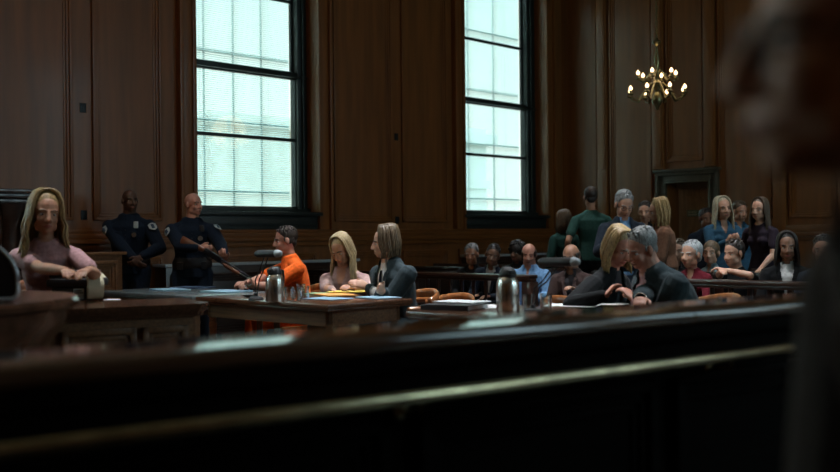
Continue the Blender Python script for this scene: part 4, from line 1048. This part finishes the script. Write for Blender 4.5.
# right couple
I = person('blonde woman in black with bowed head whispering beside the grey-suited man', (619, 248, 6.8), 228, sit=True, lean=24, hy=-16, hp=30, hr=0, sk=SK_R, hair=('shoulder', H_BL), top=('jacket', C_BLACK), trou=C_BLACK, female=True, vox=.006,
           rh=('p', 606, 295, 6.42), lh=('p', 632, 299, 6.7), curl=(.4, .5), palm=((-.2, .5, -.6), (0, 0, -1)), seed=9, w=1.02, vol=1.03, poles=((.9, -.3, -.5), (-.9, -.5, -.6)), fdir=((-.75, .1, .55), None))
seat_under(I, 'wooden chair under the whispering blonde woman in black')
I = person('grey-haired man in a blue-grey suit leaning in to whisper, back to the right', (641, 249, 6.25), 104, sit=True, lean=34, hy=12, hp=24, hr=-8, sk=SK_R, hair=('neat', H_GR), top=('suit_jacket', C_SUIT), under=C_PINK2, tie=C_TIE, trou=C_SUIT, w=1.32, vox=.006,
           rh=('p', 640, 303, 5.85), lh=('p', 634, 300, 6.3), curl=(.5, .5), seed=10, poles=((.9, -.7, -.3), (-.7, -.3, -.5)))
seat_under(I, 'wooden chair under the whispering grey-suited man')
a, e, w_ = I['arms'][1]; bm = bmesh.new(); d_ = (w_ - e).normalized(); lt = d_.orthogonal().normalized(); l2 = d_.cross(lt)
tube(bm, [w_ + d_ * .01 + (lt * math.cos(t * PI / 8) + l2 * math.sin(t * PI / 8)) * .036 for t in range(17)], [(.014, .004)] * 17, lat=d_, seg=6, cap=False); link('wristwatch', bm, STEEL, I['root'], True)

# gallery, left benches
GV = .009
GP = 'people seated in the gallery'; GS = 'people standing in the gallery'
person('grey-haired man in dark jacket, leftmost seated in the gallery', (471.5, 261, 11.75), 160, sit=True, lean=14, hy=5, hp=8, sk=SK_M, hair=('neat', H_GR), top=('jacket', C_BLACK), trou=C_BLACK, vox=GV, group=GP, seed=11)
person('dark-haired man in navy suit leaning left towards the grey-haired man', (492.5, 256, 11.45), 150, sit=True, lean=14, side=-8, hy=25, hp=10, hr=-14, sk=SK_B, hair=('short', H_BK), top=('suit_jacket', C_SUITB), under=C_WHITE, trou=C_SUITB, vox=GV, group=GP, seed=12)
person('woman with dark curly hair half hidden behind the bald man in light blue', (517, 256, 12.4), 150, sit=True, lean=6, hy=-10, sk=SK_B, hair=('curly', H_BK), top=('jacket', C_BLACK), trou=C_BLACK, female=True, vox=GV, group=GP, seed=13)
person('bald man in light blue shirt seated at the end of the gallery bench', (529, 256, 11.05), 158, sit=True, lean=8, hy=8, hp=14, sk=SK_R, hair=('fringe', H_DK), top=('shirt', C_LBLUE), trou=C_JEANS, vox=GV, w=1.28, group=GP, seed=14)
I = person('bald dark-skinned man in brown leather jacket seated in the aisle behind the right microphone', (571, 257, 9.6), 150, sit=True, lean=8, hy=0, hp=12, sk=SK_B, hair=('fringe', H_BK), top=('jacket', C_DBROWN), trou=C_JEANS, vox=GV, w=1.1, seed=15, lh=('p', 574, 289, 9.2))
seat_under(I, 'wooden chair under the bald man in brown leather', None)
person('woman with brown hair in dark green, back turned, left of the man in green', (563, 221, 12.6), 20, sit=False, lean=3, hy=15, hp=10, sk=SK_M, hair=('shoulder', H_BR), top=('coat', C_DKGREEN), trou=C_BLACK, female=True, vox=GV, group=GS, seed=16)
person('man in a green t-shirt standing with his back turned in the aisle', (590.5, 198, 12.2), 5, sit=False, lean=2, hy=-6, hp=6, sk=SK_M, hair=('short', H_DK), top=('tshirt', C_TEAL), trou=C_BLACK, vox=GV, w=1.0, group=GS, seed=17, lh=(-.27, .08, .98), rh=(.22, .2, 1.0))
person('grey-haired man with glasses in dark suit standing with bowed head in the aisle', (624, 205, 10.4), 186, sit=False, lean=6, hy=4, hp=26, sk=SK_L, hair=('neat', H_GR), top=('suit_jacket', C_SUITB), under=C_LBLUE, trou=C_SUITB, vox=.008, w=1.15, glasses=True, group=GS, seed=18, headscale=1.12,
       rh=('p', 612, 241, 10.1), lh=(-.12, .28, 1.03), palm=((.6, -.4, 0), (-.5, -.6, 0)), curl=(.7, .7))
person('blonde woman in tan-brown coat standing turned to the left in the aisle', (658, 212, 10.9), 84, sit=False, lean=5, hy=6, hp=12, sk=SK_L, hair=('shoulder', H_BL), top=('coat', C_BROWN), trou=C_BLACK, female=True, vox=.008, w=1.28, group=GS, seed=19, vol=1.06, headscale=1.04, rh=(.14, .30, 1.1), lh=(-.12, .28, 1.1))
person('dark-haired man half hidden behind the tan-coated woman in the aisle', (645, 212, 12.3), 168, sit=False, lean=2, hy=-10, sk=SK_L, hair=('short', H_DK), top=('shirt', C_BLACK), trou=C_BLACK, vox=GV, group=GS, seed=20)
# right benches
person('woman with white-grey hair and maroon top seated facing left', (691, 258, 9.75), 140, sit=True, lean=4, hy=-12, hp=2, sk=SK_L, hair=('neat', H_WH), top=('blouse', C_MAROON), trou=C_BLACK, female=True, vox=GV, group=GP, seed=21, headscale=1.1)
person('woman with a large brown bun and pale blue top, seated second row', (711, 258, 10.6), 128, sit=True, lean=4, hy=20, hp=0, sk=SK_L, hair=('bun', H_LB), top=('shirt', C_PALEB), trou=C_BLACK, female=True, vox=GV, group=GP, seed=22, headscale=1.05)
person('man with dark hair in black t-shirt leaning his forearms forward, facing left', (733.5, 254, 9.45), 128, sit=True, lean=10, hy=-6, hp=6, sk=SK_L, hair=('short', H_DK), top=('tshirt', C_BLACK), trou=C_JEANS, vox=.008, w=1.08, group=GP, seed=23, headscale=1.03,
       rh=('p', 722, 269, 9.0), lh=('p', 725, 270, 9.25), palm=((0, 0, -1), (0, 0, -1)), poles=((.9, -.3, -.2), (-.9, -.3, -.2)), beard=None)
person('seated person with dark hair glimpsed between the grey-suited man and the white-haired woman', (678, 251, 10.95), 150, sit=True, lean=4, hy=0, sk=SK_L, hair=('short', H_BR), top=('jacket', C_BLACK), trou=C_BLACK, vox=GV, group=GP, seed=24)
person('pale blonde long-haired woman in petrol blue blouse standing with clasped hands', (723, 209, 11.6), 184, sit=False, lean=2, hy=2, hp=2, hr=4, sk=SK_L, hair=('long', H_PALE), top=('blouse', C_BLUE), trou=C_SUITB, female=True, vox=.008, group=GS, seed=25, w=1.1, hlen=.36, headscale=1.08,
       rh=('p', 727, 241, 11.3), lh=('p', 739, 240, 11.3), palm=((-.6, -.4, 0), (.6, -.4, 0)), curl=(.7, .7))
person('dark-haired man in blue shirt standing behind the pale blonde woman', (740, 212, 12.1), 168, sit=False, lean=2, hy=30, sk=SK_M, hair=('short', H_BR), top=('shirt', C_BLUE), trou=C_BLACK, vox=GV, group=GS, seed=26, w=1.1)
person('dark-clothed person standing beside the door, behind the pale blonde woman', (706, 219, 12.5), 186, sit=False, lean=2, sk=SK_B, hair=('short', H_BK), top=('jacket', C_SUITB), trou=C_BLACK, vox=GV, group=GS, seed=27)
person('woman with long dark hair and dark plum top standing with one arm lowered', (759, 210, 10.9), 130, sit=False, lean=3, hy=6, hp=4, sk=SK_L, hair=('long', H_BR), top=('tshirt', C_PURPLE), trou=C_BLACK, female=True, vox=.008, group=GS, seed=28, lh=('p', 761, 268, 10.6), rh=(.2, .25, 1.0))
person('dark-haired person in black jacket over white top seated right of the black t-shirt man', (787, 247, 9.0), 160, sit=True, lean=8, hy=4, hp=8, sk=SK_B, hair=('shoulder', H_BK), top=('suit_jacket', C_BLACK), under=C_WHITE, trou=C_BLACK, female=True, vox=GV, group=GP, seed=29)
person('seated person in dark short-sleeved top at the right end of the gallery bench', (823, 250, 8.8), 150, sit=True, lean=6, sk=SK_L, hair=('short', H_BK), top=('tshirt', C_SUITB), trou=C_BLACK, vox=GV, group=GP, seed=30)
# the near juror, far out of focus at the right
I = person('out-of-focus juror with glasses in profile at the right edge, nearest the camera', (854, 52, .92), 96, sit=True, lean=36, hy=-4, hp=0, sk=SK_L, hair=('neat', H_GR), top=('jacket', C_GREY), under=C_SUITB, trou=C_BLACK, w=1.2, vox=.005, glasses=True, seed=31, floor=.22,
           lh=(-.12, .42, .50), rh=(.14, .42, .50), headscale=1.05)
jseat = I['root'].location
t = empty('jury_chair', (jseat.x, jseat.y, .22), R(96), 'juror seat under the out-of-focus juror at the right edge', 'chair')
sz = I['J']['pel'].z - .105
bm = bmesh.new(); box(bm, -.24, .24, -.22, .25, sz - .07, sz, .02); link('seat', bm, LEATH, t, 'auto')
bm = bmesh.new(); box(bm, -.23, .23, -.29, -.23, sz - .02, sz + .42, .02); link('backrest', bm, LEATH, t, 'auto')
bm = bmesh.new(); lathe(bm, [(.22, 0), (.22, .03), (.05, .06), (.04, sz - .07)], seg=20); link('pedestal', bm, BLACKM, t, 'auto')
bm = bmesh.new(); box(bm, -3.0, 5, -3.2, -.02, 0, .218); struct('platform', bm, FLOORM, JP, JA)

# ------------------------------------------------------------------ lights
wd_ = bpy.data.worlds.new('World'); scene.world = wd_; wd_.use_nodes = True
nt = wd_.node_tree; bg = nt.nodes['Background']
tcw = nt.nodes.new('ShaderNodeTexCoord'); spx = nt.nodes.new('ShaderNodeSeparateXYZ'); crw = nt.nodes.new('ShaderNodeValToRGB')
nt.links.new(tcw.outputs['Generated'], spx.inputs[0]); nt.links.new(spx.outputs['Z'], crw.inputs[0]); nt.links.new(crw.outputs[0], bg.inputs[0])
e = crw.color_ramp.elements; e[0].position = .0; e[0].color = (.10, .13, .12, 1); e[1].position = 1; e[1].color = (.55, .85, 1, 1)
e2 = e.new(.02); e2.color = (.170, .183, .172, 1); e3 = e.new(.30); e3.color = (.170, .183, .174, 1); e4 = e.new(.55); e4.color = (.45, .65, .70, 1)
bg.inputs[1].default_value = 7.8
def area(name, loc, size, size_y, power, col, target=None, rot=None, spread=180, portal=False):
    l = bpy.data.lights.new(name, 'AREA'); l.shape = 'RECTANGLE'; l.size = size; l.size_y = size_y; l.energy = power; l.color = col; l.spread = R(spread)
    o = bpy.data.objects.new(name, l); COL.objects.link(o); o.location = loc
    if target is not None: o.rotation_euler = (V(target) - V(loc)).to_track_quat('-Z', 'Y').to_euler()
    return o
for i, (a, b) in enumerate(win + extra_w):
    c = WORG + UD * ((a + b) / 2) - VD * (.45); c.z = (GZ0 + GZ1) / 2
    # daylight arriving from the open sky above, through the window
    if i >= 2: o = area('daylight', (c.x, c.y, c.z), b - a + .1, GZ1 - GZ0, 300, (.72, .93, 1.0), target=(c.x + VD.x * 3, c.y + VD.y * 3, c.z - .9))
    else:
        o = area('sky_portal', (c.x + VD.x * .25, c.y + VD.y * .25, c.z), b - a + .1, GZ1 - GZ0, 1, (1, 1, 1), target=(c.x + VD.x * 3, c.y + VD.y * 3, c.z)); o.data.cycles.is_portal = True
    
def pendant(u, v, z, power, lab):
    p = UV(u, v, z); t = empty('ceiling_lamp', p, 0, lab, 'lamp', 'ceiling lamps')
    bm = bmesh.new(); tube(bm, [(0, 0, .18), (0, 0, HC - z)], .012, seg=8); link('rod', bm, ABRASS, t, True)
    bm = bmesh.new(); lathe(bm, [(.05, .2), (.08, .17), (.26, .10), (.28, .07)], seg=32); link('holder', bm, ABRASS, t, 'auto')
    bm = bmesh.new(); ball(bm, (0, 0, .05), (.25, .25, .12), seg=24, rings=12); link('globe', bm, LAMPG, t, True)
    l = bpy.data.lights.new('lamp_light', 'POINT'); l.energy = power; l.color = (1, .70, .42); l.shadow_soft_size = .3; o = bpy.data.objects.new('lamp_light', l); COL.objects.link(o); o.location = (p.x, p.y, p.z - .25)
for a, b in RWIN:
    p = V((UD.x * (a + b) / 2, UD.y * (a + b) / 2, 3.5)) + VD * (CORN_V + BW + .35)
    area('daylight', p, b - a, 3.8, 50, (.50, .80, 1.0), target=(p.x - VD.x * 3, p.y - VD.y * 3, p.z - .8))
def downlight(u, v, power, lab, sp_=62):  # unseen lamps, added to light heads and shoulders from above
    p = UV(u, v, HC); t = empty('added_downlight', p, 0, lab, 'lamp', 'added ceiling downlights')
    bm = bmesh.new(); lathe(bm, [(.20, -.001), (.22, -.02), (.20, -.03), (.16, -.012)], seg=32); link('trim_ring', bm, ABRASS, t, 'auto')
    l = bpy.data.lights.new('added_downlight_lamp', 'AREA'); l.shape = 'DISK'; l.size = .34; l.energy = power; l.color = (.92, .95, 1); l.spread = R(sp_)
    o = bpy.data.objects.new('added_downlight_lamp', l); COL.objects.link(o); o.location = (p.x, p.y, HC - .035)
downlight(6.6, -5.6, 75, 'added ceiling downlight over the left counsel table')
downlight(6.6, -3.6, 45, 'added ceiling downlight over the right counsel table')
downlight(9.6, -7.4, 17, 'added ceiling downlight over the left gallery benches', 55)
downlight(9.9, -4.6, 18, 'added ceiling downlight over the right gallery benches', 55)
downlight(4.2, -7.6, 18, 'added ceiling downlight over the officers')
downlight(3.3, -5.9, 26, 'added ceiling downlight over the clerk desk')
c2 = copy_tree(ch); c2.location = UV(2.6, -5.6, 3.95); c2['label'] = 'two-tier brass chandelier over the counsel tables, above the frame'; dzc = 3.95 - chp.z
for o in c2.children:
    if o.name.startswith(('chain', 'ceiling_rose')): o.location.z = -dzc
l = bpy.data.lights.new('chandelier_light', 'POINT'); l.energy = 125; l.color = (1, .58, .26); l.shadow_soft_size = .06; o = bpy.data.objects.new('chandelier_light', l); COL.objects.link(o); o.location = UV(2.6, -5.6, 4.2)
l = bpy.data.lights.new('chandelier_light', 'POINT'); l.energy = 10; l.color = (1, .66, .36); l.shadow_soft_size = .3; o = bpy.data.objects.new('chandelier_light', l); COL.objects.link(o); o.location = (chp.x, chp.y, chp.z + .12)

# ------------------------------------------------------------------ camera
cam = bpy.data.cameras.new('Camera'); co = bpy.data.objects.new('Camera', cam); COL.objects.link(co); scene.camera = co
cam.sensor_width = 36; cam.lens = 36 * FPX / 840; cam.clip_start = .05; cam.clip_end = 200
th = ROLL; c, s = math.cos(th), math.sin(th)
co.matrix_world = Matrix(((c, s, 0, 0), (0, 0, -1, 0), (-s, c, 0, CAMZ), (0, 0, 0, 1)))
cam.dof.use_dof = True; cam.dof.focus_distance = 8.6; cam.dof.aperture_fstop = 1.5
vs = scene.view_settings; scene.display_settings.display_device = 'sRGB'; vs.view_transform = 'Standard'; vs.look = 'None'; vs.gamma = 1; vs.use_curve_mapping = False; vs.exposure = 0
scene.cycles.use_denoising = True
scene.cycles.max_bounces = 8; scene.cycles.transparent_max_bounces = 12; scene.cycles.caustics_reflective = False; scene.cycles.caustics_refractive = False
scene.cycles.sample_clamp_indirect = 4
